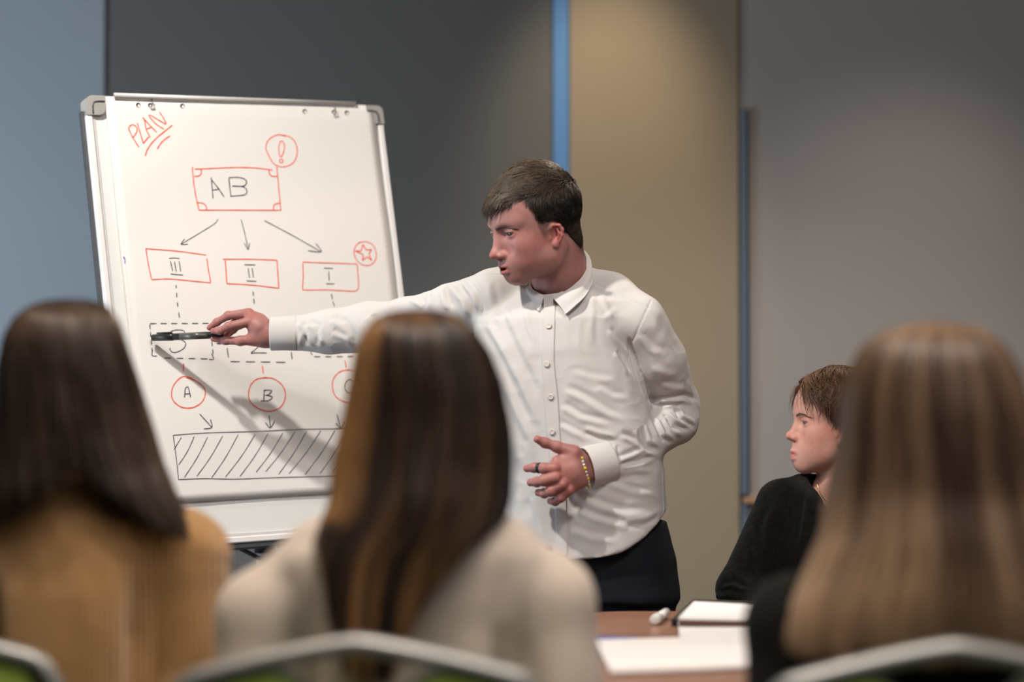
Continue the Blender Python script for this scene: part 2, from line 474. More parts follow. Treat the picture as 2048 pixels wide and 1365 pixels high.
M['cap_grey'] = mat('corner_grey_plastic', (0.36, 0.35, 0.33), 0.5)
M['chrome'] = mat('chrome', (0.75, 0.75, 0.75), 0.12, metal=1.0)
M['black'] = mat('black_plastic', (0.012, 0.012, 0.013), 0.35)
M['paper'] = mat('white_paper', (0.83, 0.81, 0.795), 0.75, bump=0.05, bscale=40)
M['red_ink'] = mat('red_ink', (0.86, 0.10, 0.045), 0.6)
M['black_ink'] = mat('black_ink', (0.035, 0.037, 0.045), 0.6)
M['blue_ink'] = mat('blue_ink', (0.06, 0.10, 0.55), 0.6)

fc = empty('flipchart', (BO[0] - BN[0] * 0.1, BO[1] - BN[1] * 0.1, 0), 'white flipchart easel on a central post, carrying the sheet headed PLAN', 'flipchart')
hw, hh = BW / 2, BH / 2
MB().obox(bp(0, 0, -0.010), BU, BV, BN, hw - 0.008, hh - 0.008, 0.006).build('whiteboard', M['white_board'], fc)
def rail(u0, v0, u1, v1, inward, name):
    a, b = bp(u0, v0), bp(u1, v1); ax = unit(b - a); L = np.linalg.norm(b - a) / 2
    iy = inward
    o = MB().obox((a + b) / 2 + iy * 0.0065 - BN * 0.004, ax, iy, BN, L, 0.0065, 0.008, 0.002).build('frame_rail', M['white_rail'], fc)
    MB().obox((a + b) / 2 - iy * 0.0005 - BN * 0.017, ax, iy, BN, L, 0.006, 0.007, 0.001).build('edge_channel', M['dark_side'], o)
    MB().obox((a + b) / 2 + iy * 0.0165 - BN * 0.0035, ax, iy, BN, L, 0.0035, 0.002, 0.0).build('inner_lip', M['alu'], o)
rail(-hw, -hh + .03, -hw, hh - .03, BU, 'l'); rail(hw, -hh + .03, hw, hh - .03, -BU, 'r')
rail(-hw + .03, hh, hw - .03, hh, -BV, 't'); rail(-hw + .03, -hh, hw - .03, -hh, BV, 'b')
for su in (-1, 1):
    for sv in (-1, 1):
        # rounded corner cap: quarter-round plate with a raised rim
        poly = []; s = 0.042; r = 0.014
        for k in range(7):
            t = k * PI / 12; poly.append((hw - r + r * math.sin(t), hh - r + r * math.cos(t)))
        inner = [(hw, hh - s), (hw - s * .62, hh - s)] + [(hw - s * .62 - s * .38 * math.sin(k * PI / 8), hh - s + s * .38 * (1 - math.cos(k * PI / 8))) for k in range(1, 5)] + [(hw - s, hh)]
        pts = poly + inner
        V = [bp(su * x, sv * y, n) for n in (0.0075, -0.025) for x, y in pts]; n = len(pts)
        F = [tuple(range(n)), tuple(range(2 * n - 1, n - 1, -1))] + [(i, i + n, (i + 1) % n + n, (i + 1) % n) for i in range(n)]
        cap = MB().add(V, F).build('corner_cap', M['cap_grey'], fc)
        rim = [bp(su * (hw - 0.013), sv * (hh - s + .002), 0.0075), bp(su * (hw - 0.013), sv * (hh - 0.024), 0.0075), bp(su * (hw - 0.0165), sv * (hh - 0.0155), 0.0075), bp(su * (hw - 0.026), sv * (hh - 0.013), 0.0075), bp(su * (hw - s + .002), sv * (hh - 0.013), 0.0075)]
        MB().tube(rim, 0.0022, 6).build('cap_rim', M['dark_side'], cap)
# clamp bar
ua, va = px2b(228, 188, 0.012); ub, vb = px2b(711, 209, 0.012)
vm = (va + vb) / 2
bar = MB().tube([bp(ua, vm, 0.012), bp(ub, vm, 0.012)], 0.0044, 14).build('clamp_bar', M['alu'], fc, True)
MB().obox(bp((ua + ub) / 2, vm - 0.005, 0.006), BU, BV, BN, (ub - ua) / 2 - .002, 0.0025, 0.004, 0.001).build('clamp_jaw', M['alu'], fc)
for px_, py_ in ((301, 204), (667, 221)):
    u, v = px2b(px_, py_, 0.01)
    MB().tube([bp(u, v - .012, -0.002), bp(u, v - .012, 0.012), bp(u + .0005, v - .006, 0.018), bp(u + .001, v + 0.004, 0.016)], 0.0022, 10).build('paper_peg', M['chrome'], fc, True)
# tray lip and carrying post
MB().obox(bp(0, -hh - 0.006, -0.012), BU, BV, BN, hw - 0.03, 0.006, 0.012, 0.002).build('bottom_channel', M['dark_side'], fc)
pc = bp(0, 0, -0.085); pz = bp(0, -0.1, -0.07)
px0, py0 = bp(0, -hh, -0.10)[:2]
fc_x, fc_y = px0, py0
MB().tube([(px0, py0, 0.12), (px0, py0, 0.85)], 0.019, 16).tube([(px0, py0, 0.8), (px0, py0, 1.15)], 0.014, 16).build('post', M['cap_grey'], fc, True)
MB().tube([bp(-0.16, -hh + 0.03, -0.03), (px0, py0, bp(0, -hh)[2] - 0.05)], 0.005, 8).tube([bp(0.16, -hh + 0.03, -0.03), (px0, py0, bp(0, -hh)[2] - 0.05)], 0.005, 8).build('brace', M['dark_side'], fc, True)
MB().tube([(px0, py0, 1.12), bp(0, 0.0, -0.02)], 0.012, 10).build('tilt_bracket', M['dark_side'], fc, True)
MB().lathe((px0, py0, 0.85), (0, 0, 1), [(-0.02, 0.024), (0.02, 0.024), (0.025, 0.018)], 16).build('height_collar', M['black'], fc, True)
for k in range(5):
    a = k * 2 * PI / 5 + 0.3; ex, ey = px0 + 0.3 * math.cos(a), py0 + 0.3 * math.sin(a)
    MB().tube([(px0, py0, 0.12), (px0 + .12 * math.cos(a), py0 + .12 * math.sin(a), 0.105), (ex, ey, 0.07)], [0.022, 0.018, 0.013], 10).build('base_arm', M['alu'], fc, True)
    cs = MB().tube([(ex, ey, 0.075), (ex, ey, 0.045)], 0.008, 8).build('caster', M['black'], fc, True)
    MB().lathe((ex, ey, 0.025), (math.sin(a), -math.cos(a), 0), [(-.012, .018), (-.01, .025), (.01, .025), (.012, .018)], 16).build('wheel', M['black'], cs, True)

# paper pad
pul, _ = px2b(209, 205); pur, _ = px2b(744, 225); _, pbt = px2b(520, 994)
_, ptop = px2b(470, 203)
def pcurve(u, v):
    # paper hangs off the bar: gentle billow, a soft fold under the bar, edges lifting
    t = (ptop - v) / (ptop - pbt)
    return 0.004 + 0.0035 * math.sin(PI * t) + 0.0022 * math.sin(u * 9 + t * 5) * t + 0.0016 * math.sin(t * 17 + u * 4) * (1 - t) + 0.0012 * math.exp(-((t - .045) / .02) ** 2)
def pgrid(u0, u1, dn, nu=40, nv=60, bt=0.0):
    V = [bp(u0 + (u1 - u0) * i / nu, ptop + (pbt + bt - ptop) * j / nv, pcurve(u0 + (u1 - u0) * i / nu, ptop + (pbt - ptop) * j / nv) + dn) for j in range(nv + 1) for i in range(nu + 1)]
    F = np.array([[j * (nu + 1) + i, j * (nu + 1) + i + 1, (j + 1) * (nu + 1) + i + 1, (j + 1) * (nu + 1) + i] for j in range(nv) for i in range(nu)])
    return np.array(V), F
def sheet_solid(u0, u1, dn, th, bt=0.0):
    V1, F1 = pgrid(u0, u1, dn, bt=bt); V2 = V1 - BN * th; nu, nv = 40, 60; N = len(V1)
    V = np.concatenate([V1, V2]); F = [F1[:, ::-1], F1 + N]
    bd = [i for i in range(nu + 1)] + [(j + 1) * (nu + 1) - 1 for j in range(1, nv + 1)] + [nv * (nu + 1) + i for i in range(nu - 1, -1, -1)] + [j * (nu + 1) for j in range(nv - 1, 0, -1)]
    q = [[bd[k], bd[(k + 1) % len(bd)], bd[(k + 1) % len(bd)] + N, bd[k] + N] for k in range(len(bd))]
    return V, np.concatenate(F + [np.array(q)])
pad_o = empty('flipchart_pad', bp(0, pbt, 0), 'white flipchart paper pad hanging on the easel, drawn with the PLAN diagram', 'paper pad')
V, F = sheet_solid(pul + .0065, pur - .003, 0.0016, 0.0009)
sheet = mesh_np('top_sheet', V, F, M['paper'], pad_o)
V, F = sheet_solid(pul, pur + .002, 0.0, 0.003, bt=-0.002)
mesh_np('pad_block', V, F, M['paper'], pad_o)
for hx, hy in ((277, 210.5), (301, 211), (365, 212.5), (609, 223.5), (667, 225), (693, 226.5)):
    u, v = px2b(hx, hy, 0.006)
    MB().lathe(bp(u, v, pcurve(u, v) + 0.0008), BN, [(0, 0.0054), (0.0014, 0.0054), (0.0014, 0.0040), (0.0012, 0.0040)], 16).build('punch_hole', M['black'], sheet, True)
    MB().add([bp(u + .0034 * math.cos(t * PI / 8) + .0009, v + .0034 * math.sin(t * PI / 8) - .0013, pcurve(u, v) + 0.0024) for t in range(16)], [tuple(range(16))]).build('hole_backing', M['paper'], sheet)

def ink(mb, pts, wpx=2.1):
    """a marker stroke drawn on the sheet; pts in photo pixels"""
    q = np.array(pts, float)
    if len(q) > 2:                     # Catmull-Rom
        e = np.concatenate([[2 * q[0] - q[1]], q, [2 * q[-1] - q[-2]]]); o = []
        for i in range(1, len(e) - 2):
            for s in range(5):
                t = s / 5
                o.append(0.5 * ((2 * e[i]) + (-e[i - 1] + e[i + 1]) * t + (2 * e[i - 1] - 5 * e[i] + 4 * e[i + 1] - e[i + 2]) * t * t + (-e[i - 1] + 3 * e[i] - 3 * e[i + 1] + e[i + 2]) * t ** 3))
        o.append(q[-1]); q = np.array(o)
    else:
        n = max(2, int(np.linalg.norm(q[1] - q[0]) / 12) + 1); q = np.array([q[0] + (q[1] - q[0]) * i / n for i in range(n + 1)])
    B = np.array([px2b(x, y, 0.007) for x, y in q]); T = np.gradient(B, axis=0); T /= np.linalg.norm(T, axis=1)[:, None] + 1e-9
    Nn = np.stack([-T[:, 1], T[:, 0]], 1); hwd = wpx * 0.5 * 0.00092; V = []
    for i, (b, n) in enumerate(zip(B, Nn)):
        h = hwd * (1 + 0.15 * math.sin(i * 1.7)); 
        for s in (-1, 1):
            u, v = b + n * h * s; V.append(bp(u, v, pcurve(u, v) + 0.0022))
    mb.add(V, [(2 * i, 2 * i + 1, 2 * i + 3, 2 * i + 2) for i in range(len(B) - 1)])
def circ(cx_, cy_, rx, ry, a0=0, n=14, over=1):
    return [(cx_ + rx * math.cos(a0 + 2 * PI * k / n) * (1 + .02 * math.sin(k * 2.1)), cy_ + ry * math.sin(a0 + 2 * PI * k / n)) for k in range(n + over)]
def Z5(L): return [(240 + x / 9.1, 180 + y / 9.1) for x, y in L]
def Z2(L): return [(140 + x / 2.844, 160 + y / 2.844) for x, y in L]
def Z3(L): return [(240 + x / 2.353, 560 + y / 2.353) for x, y in L]
def drawing(name, material, strokes, wpx=2.1, label=None):
    mb = MB()
    for st in strokes: ink(mb, st, wpx)
    o = mb.build(name, material, sheet)
    if label: o['label'] = label
    return o
R_, K_ = M['red_ink'], M['black_ink']
drawing('lettering', R_, [Z5([(160, 740), (160, 690), (190, 650), (230, 635), (290, 670), (312, 720), (290, 790), (232, 875)]), Z5([(160, 720), (232, 875), (340, 1050)]),
    Z5([(312, 605), (365, 780), (420, 980)]), Z5([(420, 980), (520, 855)]), Z5([(412, 500), (450, 570), (475, 720), (545, 865)]), Z5([(412, 500), (480, 580), (665, 775)]), Z5([(480, 715), (565, 685)]),
    Z5([(795, 715), (650, 620), (525, 480)]), Z5([(525, 475), (550, 462), (680, 540), (830, 628)]), Z5([(838, 620), (780, 500), (715, 405)])], 2.5, 'red hand-lettered word PLAN')
drawing('underline', R_, [Z5([(455, 1205), (500, 1080), (640, 900), (945, 648)]), Z5([(672, 1080), (760, 950), (905, 838)])], 2.7)
drawing('drawn_circle', R_, [Z2([(1225, 322), (1180, 313), (1130, 340), (1112, 385), (1128, 430), (1160, 480), (1215, 496), (1270, 470), (1291, 410), (1275, 350), (1235, 320), (1195, 316)]),
    Z2([(1195, 350), (1186, 385), (1190, 430), (1201, 437), (1215, 405), (1217, 370), (1205, 350), (1193, 352)]), [(562 + 3.6 * math.cos(k * PI / 4), 322.5 + 3.6 * math.sin(k * PI / 4)) for k in range(9)]], 2.3, 'red circled exclamation mark')
drawing('drawn_box', R_, [Z2([(697, 497), (693, 510)]), Z2([(708, 509), (800, 505), (950, 499), (1060, 503), (1150, 514)]), Z2([(694, 502), (703, 590), (718, 680), (733, 742)]), Z2([(733, 742), (960, 742), (1197, 743)]), Z2([(1175, 494), (1181, 560), (1190, 660), (1198, 744)]),
    Z2([(744, 510), (744, 535), (730, 548), (706, 550)]), Z2([(1128, 512), (1136, 540), (1155, 550), (1181, 548)]), Z2([(722, 699), (755, 703), (775, 722), (774, 744)]), Z2([(1190, 703), (1165, 708), (1156, 725), (1160, 744)])], 2.4, 'red drawn box around the letters AB')
drawing('lettering', K_, [Z2([(802, 555), (812, 675)]), Z2([(804, 570), (840, 615), (876, 668)]), Z2([(808, 629), (850, 622)]), Z2([(902, 562), (914, 666)]), Z2([(902, 558), (950, 555), (990, 565), (1003, 585), (985, 605), (920, 606)]), Z2([(925, 604), (985, 610), (1005, 635), (990, 655), (915, 663)])], 2.3, 'black letters AB')
drawing('arrow', K_, [Z2([(840, 794), (820, 820), (740, 870), (632, 935)]), Z2([(650, 906), (630, 937), (668, 936)])], 1.7)
drawing('arrow', K_, [Z2([(972, 797), (990, 870), (1010, 966)]), Z2([(988, 932), (1009, 968), (1018, 930)])], 1.7)
drawing('arrow', K_, [Z2([(1104, 802), (1250, 880), (1424, 980)]), Z2([(1395, 934), (1425, 979), (1350, 974)])], 2.0)
drawing('drawn_box', R_, [Z2([(429, 961), (600, 975), (770, 999)]), Z2([(430, 961), (445, 1060), (461, 1137)]), Z2([(461, 1138), (560, 1135), (670, 1145), (795, 1157)]), Z2([(774, 1018), (784, 1090), (796, 1156)])], 2.3)
drawing('drawn_box', R_, [Z2([(865, 1023), (1010, 1023), (1172, 1028)]), Z2([(878, 1027), (883, 1090), (887, 1162)]), Z2([(887, 1162), (1030, 1170), (1184, 1188)]), Z2([(1173, 1028), (1178, 1110), (1184, 1188)])], 2.4)
drawing('drawn_box', R_, [Z2([(1320, 1039), (1450, 1043), (1600, 1048), (1628, 1053), (1633, 1080), (1638, 1150), (1636, 1190), (1615, 1203), (1560, 1201), (1450, 1196), (1335, 1197), (1320, 1185), (1323, 1120), (1320, 1045)])], 2.2)
drawing('lettering', K_, [Z2([(561, 1018), (590, 1015), (620, 1019)]), Z2([(568, 1034), (581, 1090)]), Z2([(591, 1036), (601, 1094)]), Z2([(617, 1034), (626, 1092)]), Z2([(569, 1106), (600, 1110), (639, 1113)])], 2.0, 'black Roman numeral III')
drawing('lettering', K_, [Z2([(987, 1054), (1050, 1056)]), Z2([(1008, 1075), (1017, 1130)]), Z2([(1031, 1074), (1039, 1127)]), Z2([(999, 1146), (1055, 1149)])], 2.0, 'black Roman numeral II')
drawing('lettering', K_, [Z2([(1440, 1073), (1493, 1075)]), Z2([(1468, 1092), (1471, 1145)]), Z2([(1454, 1162), (1501, 1162)])], 2.0, 'black Roman numeral I')
drawing('drawn_star', R_, [Z2([(1663, 938), (1652, 975), (1622, 976), (1664, 996), (1660, 1030), (1690, 1008), (1712, 1030), (1696, 994), (1712, 966), (1682, 970), (1663, 938)][:1] + [(1652, 976)]), Z2([(1652, 976), (1620, 975)]), Z2([(1620, 975), (1665, 996)]), Z2([(1665, 996), (1660, 1030)]), Z2([(1660, 1030), (1688, 1008)]), Z2([(1688, 1008), (1713, 1030)]), Z2([(1713, 1030), (1697, 993)]), Z2([(1697, 993), (1713, 966)]), Z2([(1713, 966), (1682, 970)]), Z2([(1682, 970), (1663, 938)]),
    Z2([(1645, 925), (1620, 950), (1613, 990), (1630, 1030), (1665, 1055), (1705, 1055), (1735, 1025), (1737, 980), (1718, 940), (1680, 922), (1640, 928)])], 2.2, 'red circled star')
drawing('dashed_line', K_, [Z2([(599, 1170), (600, 1188)]), Z2([(602, 1215), (603, 1240)]), Z2([(606, 1268), (609, 1294)]), Z2([(614, 1326), (619, 1356)])], 2.2)
drawing('dashed_line', K_, [Z2([(1036, 1207), (1039, 1232)]), Z2([(1040, 1248), (1044, 1276)])], 2.2)
drawing('dashed_line', K_, [Z2([(1485, 1219), (1491, 1250)]), Z2([(1494, 1262), (1502, 1290)])], 2.2)
# dashed boxes
def dash(a, b, n, fill=0.55):
    a, b = np.array(a, float), np.array(b, float)
    return [[tuple(a + (b - a) * (k / n)), tuple(a + (b - a) * ((k + fill) / n))] for k in range(n)]
drawing('dashed_box', K_, dash((299, 648.5), (424, 648), 6, .6) + dash((298, 650), (304, 712), 4, .6) + [[(304, 700), (303, 712), (313, 713)]] + dash((328, 717), (424, 719), 4, .55) + dash((418, 650), (426, 716), 4, .6) + [[(422, 708), (426, 719), (417, 720)]], 2.0)
drawing('lettering', K_, [[(340, 664), (352, 661), (366, 663), (367, 670), (362, 677), (354, 679)], [(354, 678), (364, 682), (370, 688), (367, 697), (356, 704), (345, 706), (339, 701), (339, 697)]], 1.9, 'black numeral 3')
drawing('dashed_box', K_, dash((432, 688), (452, 688.5), 1, .6) + [[(453, 697), (456, 716)]] + dash((460, 724), (582, 725.5), 4, .62) + [[(582, 705), (584, 719)]] + dash((470, 689), (580, 692), 5, .6), 2.1)
drawing('lettering', K_, [[(506, 684), (514, 680), (520, 684), (518, 692), (501, 707)], [(501, 708), (510, 706.5), (533, 707)]], 2.0, 'black numeral 2')
drawing('dashed_box', K_, [[(621, 703), (624, 711)]] + dash((628, 714), (740, 713.5), 5, .55) + dash((624, 668), (740, 670), 5, .55) + dash((742, 672), (744, 712), 3, .6), 2.1)
drawing('connector', R_, [[(366, 728), (365.5, 744)]], 2.4); drawing('connector', R_, [[(524, 732), (526, 748)]], 2.4); drawing('connector', R_, [[(690, 722), (692, 736)]], 2.4)
drawing('drawn_circle', R_, [Z3([(345, 475), (330, 463), (290, 458), (255, 490), (240, 530), (248, 570), (285, 600), (335, 604), (380, 580), (399, 540), (390, 505), (350, 475), (310, 462)])], 2.5)
drawing('drawn_circle', R_, [Z3([(690, 460), (640, 470), (610, 505), (606, 560), (640, 600), (700, 619), (755, 600), (778, 550), (765, 500), (720, 466), (670, 462)])], 2.5)
drawing('drawn_circle', R_, [[(700, 740), (680, 744), (666, 760), (666, 782), (676, 798), (700, 806), (724, 796), (733, 772), (722, 748), (696, 740)]], 2.5)
drawing('lettering', K_, [Z3([(305, 512), (301, 556)]), Z3([(305, 512), (318, 508), (330, 556)]), Z3([(302, 540), (325, 537)])], 2.2, 'black letter A')
drawing('lettering', K_, [Z3([(678, 518), (676, 570)]), Z3([(675, 520), (712, 522), (700, 540), (682, 545)]), Z3([(684, 544), (708, 548), (716, 556), (695, 570), (662, 571)])], 2.2, 'black letter B')
drawing('lettering', K_, [[(708, 764), (699, 760), (691, 768), (691, 780), (699, 787), (709, 784)]], 2.2, 'black letter C')
drawing('arrow', K_, [Z3([(373, 633), (430, 695)]), Z3([(424, 658), (430, 696), (392, 703)])], 2.2)
drawing('arrow', K_, [Z3([(702, 640), (708, 695)]), Z3([(685, 672), (707, 697), (728, 666)])], 2.2)
drawing('arrow', K_, [[(674, 830), (682, 856)], [(672, 847), (683, 857), (690, 844)]], 2.2)
hatch = [Z3([(248, 733), (400, 722), (640, 714), (860, 704), (1030, 702), (1200, 700)]), Z3([(248, 733), (262, 830), (275, 941)]), Z3([(275, 941), (400, 936), (540, 938), (760, 930), (1030, 924), (1200, 922)]), Z3([(1200, 700), (1212, 922)]), Z3([(253, 800), (287, 742)])]
for a, b in (((275, 872), (348, 738)), ((303, 930), (411, 741)), ((362, 925), (482, 736)), ((432, 932), (556, 729)), ((498, 928), (637, 727)), ((566, 926), (697, 725)), ((643, 905), (767, 722)), ((688, 903), (825, 714)), ((749, 915), (879, 713)), ((798, 913), (945, 712)), ((873, 917), (1012, 710)), ((943, 912), (1075, 708)), ((1005, 905), (1130, 706)), ((1080, 915), (1190, 705))):
    mid = ((a[0] + b[0]) / 2 + 5, (a[1] + b[1]) / 2 + 3); hatch.append(Z3([a, mid, b]))
drawing('hatched_bar', K_, hatch, 1.8, 'black hatched bar at the foot of the diagram')
drawing('ink_speck', M['blue_ink'], [[(246, 514), (249, 519), (249.5, 528)]], 2.0, 'blue stray mark')
# ================================================================== heads
class Frame:
    """local head axes: x forward, y the person's left, z up"""
    def __init__(s, o, yaw, pitch=0.0, roll=0.0, scale=1.0):
        # yaw: 0 faces the camera (-Y world); positive turns towards world -X
        f = np.array([-math.sin(yaw), -math.cos(yaw), 0.0]); l = np.array([math.cos(yaw), -math.sin(yaw), 0.0]); u = np.array([0, 0, 1.0])
        f2 = f * math.cos(pitch) - u * math.sin(pitch); u2 = u * math.cos(pitch) + f * math.sin(pitch)   # pitch > 0 looks down
        l3 = l * math.cos(roll) + u2 * math.sin(roll); u3 = u2 * math.cos(roll) - l * math.sin(roll)
        s.o = np.asarray(o, float); s.R = np.stack([f2, l3, u3], 1); s.k = scale
    def w(s, p): return s.o + s.k * (np.asarray(p, float) @ s.R.T)
    def d(s, v): return np.asarray(v, float) @ s.R.T
    def loc(s, p): return (np.asarray(p, float) - s.o) @ s.R / s.k

MALE = dict(skull=(-.014, 0, .032), skr=(.097, .076, .083), jaww=.047, jawz=-.066, chinx=.062, chinz=-.100, chr=(.020, .021, .017), nose=(.1085, -.038), brow=.011, lip=1.0, mouth=.0022, nb=.0085)
FEM = dict(skull=(-.012, 0, .030), skr=(.093, .073, .080), jaww=.041, jawz=-.060, chinx=.064, chinz=-.096, chr=(.018, .018, .015), nose=(.1065, -.033), brow=.008, lip=1.15, mouth=.0006, nb=.0075)

def head_mesh(fr, p, res=0.002, neck=None, neck_r=0.056, level=1, detail=True):
    """builds in local axes; neck: list of world points down from the head; returns world V, F and per-vertex skin colour"""
    nk = [] if neck is None else [fr.loc(q) for q in neck]
    pts = np.array([[.125, .1, .125], [-.13, -.1, -.14]] + [list(q) for q in nk])
    lo = pts.min(0) - np.array([0.0, 0.0, 0.0]); hi = pts.max(0).copy()
    lo[:2] = np.minimum(lo[:2], pts[2:, :2].min(0) - .075 if len(nk) else lo[:2]); hi[:2] = np.maximum(hi[:2], pts[2:, :2].max(0) + .075 if len(nk) else hi[:2])
    f = Field(lo, hi, res)
    f.ell(p['skull'], p['skr'], k=.01)
    f.ell((.022, 0, -.018), (.064, .062, .082), k=.03)                       # face mass
    f.ell((.042, 0, .045), (.040, .056, .045), k=.03)                         # forehead
    f.ell((.028, 0, -.062), (.050, .050, .046), k=.03)
    for s in (-1, 1):
        f.cap((.002, s * p['jaww'], p['jawz']), (p['chinx'] - .004, s * .013, p['chinz'] + .002), .017, .0145, k=.022)
        f.cap((.0, s * (p['jaww'] + .007), -.02), (.004, s * p['jaww'], p['jawz']), .014, .014, k=.025)
    f.ell((p['chinx'], 0, p['chinz']), p['chr'], k=.016)
    f.ell((.058, 0, -.070), (.030, .030, .026), k=.022)
    if len(nk):
        f.chain([nk[0]] + nk[1:], [neck_r] * len(nk), k=.011)
        top = nk[0]; bot = nk[-1]
        for s in (-1, 1):
            f.cap((-.020, s * .054, -.050), tuple(np.array(bot) * 0.85 + np.array(top) * 0.15 + np.array([.046, s * .014, 0])), .012, .010, k=.012)
        f.cap(np.array(top) * .45 + np.array(bot) * .55 + np.array([.048, 0, 0]), np.array(top) * .25 + np.array(bot) * .75 + np.array([.050, 0, 0]), .010, .010, k=.012)
    for s in (-1, 1):
        f.ell((.047, s * .041, -.026), (.022, .015, .017), k=.02); f.ell((.034, s * .034, -.052), (.030, .022, .036), k=.02)            # cheekbone
        f.cap((.0755, s * .010, .017), (.0585, s * .046, .020), p['brow'], p['brow'] * .8, k=.014)
        f.ell((.090, s * .031, -.002), (.018, .019, .0135), k=.014, op='s')   # socket
        f.ell((.095, s * .030, -.030), (.014, .012, .014), k=.014, op='s')
    # eyelids around the ball
    for s in (-1, 1):
        ec = np.array((.0655, s * .0315, -.001))
        f.ell(ec, (.0138, .0145, .0132), k=.006)
        f.cap(ec + (.0125, -s * .010, .0052), ec + (.0095, s * .011, .0042), .0020, .0016, k=.004)
        if detail: f.ell(ec + np.array((.014, s * .001, -.0012)), (.012, .0120, p.get('eyeh', .0026)), k=.0015, op='s')
    # nose
    nx, nz = p['nose']
    f.cap((.077, 0, .006), (nx - .013, 0, nz + .006), p['nb'], p['nb'] + .001, k=.010)
    f.ell((nx - .0075, 0, nz), (.0105, .0098, .0092), k=.008)
    for s in (-1, 1):
        f.ell((nx - .019, s * .0125, nz - .004), (.0115, .0058, .0078), k=.006)
        if detail: f.ell((nx - .015, s * .0065, nz - .0125), (.0060, .0034, .0040), k=.002, op='s')
    f.cap((nx - .014, 0, nz - .008), (.0855, 0, -.058), .0045, .004, k=.006)
    # lips
    L = p['lip']
    up = [(.0745, -.0225, -.0715), (.0862, -.011, -.0662), (.0908, 0, -.0668), (.0862, .011, -.0662), (.0745, .0225, -.0715)]
    dn = [(.0735, -.0215, -.0735), (.0845, -.010, -.0803), (.0882, 0, -.0815), (.0845, .010, -.0803), (.0735, .0215, -.0735)]
    f.chain(up, [.0028, .0046 * L, .0048 * L, .0046 * L, .0028], k=.004)
    f.chain(dn, [.0028, .0052 * L, .0060 * L, .0052 * L, .0028], k=.004)
    if detail:
        m = p['mouth']
        f.chain([(.082, -.0165, -.0728), (.097, 0, -.0736), (.082, .0165, -.0728)], [.0003, .0010 + m, .0003], k=.0012, op='s')
        if m > .001: f.ell((.082, 0, -.0742), (.014, .012, .0022 + m * .5), k=.002, op='s')
    # ears
    for s in (-1, 1):
        ek = .70
        E = lambda x, z, o=0.0: np.array((.004 + x * ek, s * (.0715 + o + (-x) * .46), -.024 + z * ek))
        f.ell(E(-.008, .002, -.003), (.0130, .0048, .0200), R=np.stack([unit((1, -s * .42, 0)), unit((s * .42, 1, 0)), (0, 0, 1)], 1), k=.006)
        f.ell(E(-.004, .002, .0045), (.0072, .0065, .0112), k=.003, op='s')
        rim = [E(.008, .006, .001), E(.007, .020, .003), E(-.004, .030, .005), E(-.018, .026, .0055), E(-.024, .012, .005), E(-.021, -.004, .004), E(-.013, -.018, .002)]
        f.chain(rim, [.0026, .0029, .0030, .0030, .0029, .0028, .0027], k=.003)
        f.chain([E(-.012, .018, .003), E(-.0145, .004, .0035), E(-.010, -.010, .002)], [.0024, .0026, .0026], k=.003)
        f.ell(E(-.003, -.026, .0005), (.0072, .0046, .0080), k=.005)
        f.ell(E(.008, -.004, .002), (.0035, .0035, .006), k=.003)
    V, F = f.mesh()
    if level: V, F = subdiv(V, F, level)
    return V, F
def face_warp(V, a=.13):
    z = V[:, 2]; t = np.clip((V[:, 0] + .01) / .04, 0, 1); t = t * t * (3 - 2 * t)
    dz = a * np.clip(-.035 - z, 0, .085) * np.clip((z + .15) / .03, 0, 1)
    W = V.copy(); W[:, 2] += dz * t; return W

def skin_color(V, base, red, lip, p, stubble=0.0, hair=None, hairline=None, lips=1.0):
    """V in head axes"""
    base = np.array(base); red = np.array(red); lip = np.array(lip)
    C = np.repeat(base[None], len(V), 0)
    def mixin(c, m):
        nonlocal C
        C = C + (np.asarray(c) - C) * np.clip(m, 0, 1)[:, None]
    ya = np.abs(V[:, 1]); S = np.stack([V[:, 0], ya, V[:, 2]], 1)
    mixin(red, .35 * blob(S, (.055, .045, -.030), (.04, .03, .03)))
    mixin(red, .6 * blob(S, (p['nose'][0], 0, p['nose'][1]), (.016, .014, .014)))
    mixin(red, .8 * blob(S, (-.002, .082, -.020), (.026, .014, .028)))
    mixin(red, .25 * blob(S, (p['chinx'] + .01, 0, p['chinz']), (.02, .02, .02)))
    mixin(base * np.array([.62, .5, .5]), .55 * blob(S, (.080, .0315, .004), (.012, .014, .007)))  # shade under the brow painted into lids and socket
    ld = np.abs(np.linalg.norm(S - np.array([.0655, .0315, -.001]), axis=1) - .0128); mixin((.06, .03, .025), .85 * np.exp(-(ld / .0016) ** 2) * np.exp(-((V[:, 2] - .0016) / .0016) ** 2) * (V[:, 0] > .066))
    n = vnoise(V * 60, 3) * .5 + vnoise(V * 160, 4) * .5
    mixin(red, .45 * np.clip(n, 0, 1)); 
    if stubble:
        m = np.maximum(blob(S, (.055, .025, -.09), (.04, .03, .022)), blob(S, (.09, .0, -.058), (.012, .02, .006)) * .6)
        mixin(base * np.array([.55, .5, .5]), stubble * m)
    f = (V[:, 0] > .068) & (np.abs(V[:, 2] + .0742) < .0125) & (ya < .0215)
    u = np.clip(ya / .024, 0, 1); lim = .0105 * (1 - u ** 2) - .0008
    m = np.clip((lim - np.abs(V[:, 2] + .0742)) / .0015, 0, 1) * (V[:, 0] > .070)
    mixin(lip, m * .8 * lips)
    inn = (np.abs(V[:, 2] + .0740) < .0034) & (V[:, 0] < .0815) & (V[:, 0] > .06) & (ya < .015)
    mixin((.06, .015, .015), inn * (1.0 if p['mouth'] > .001 else .6))
    return C

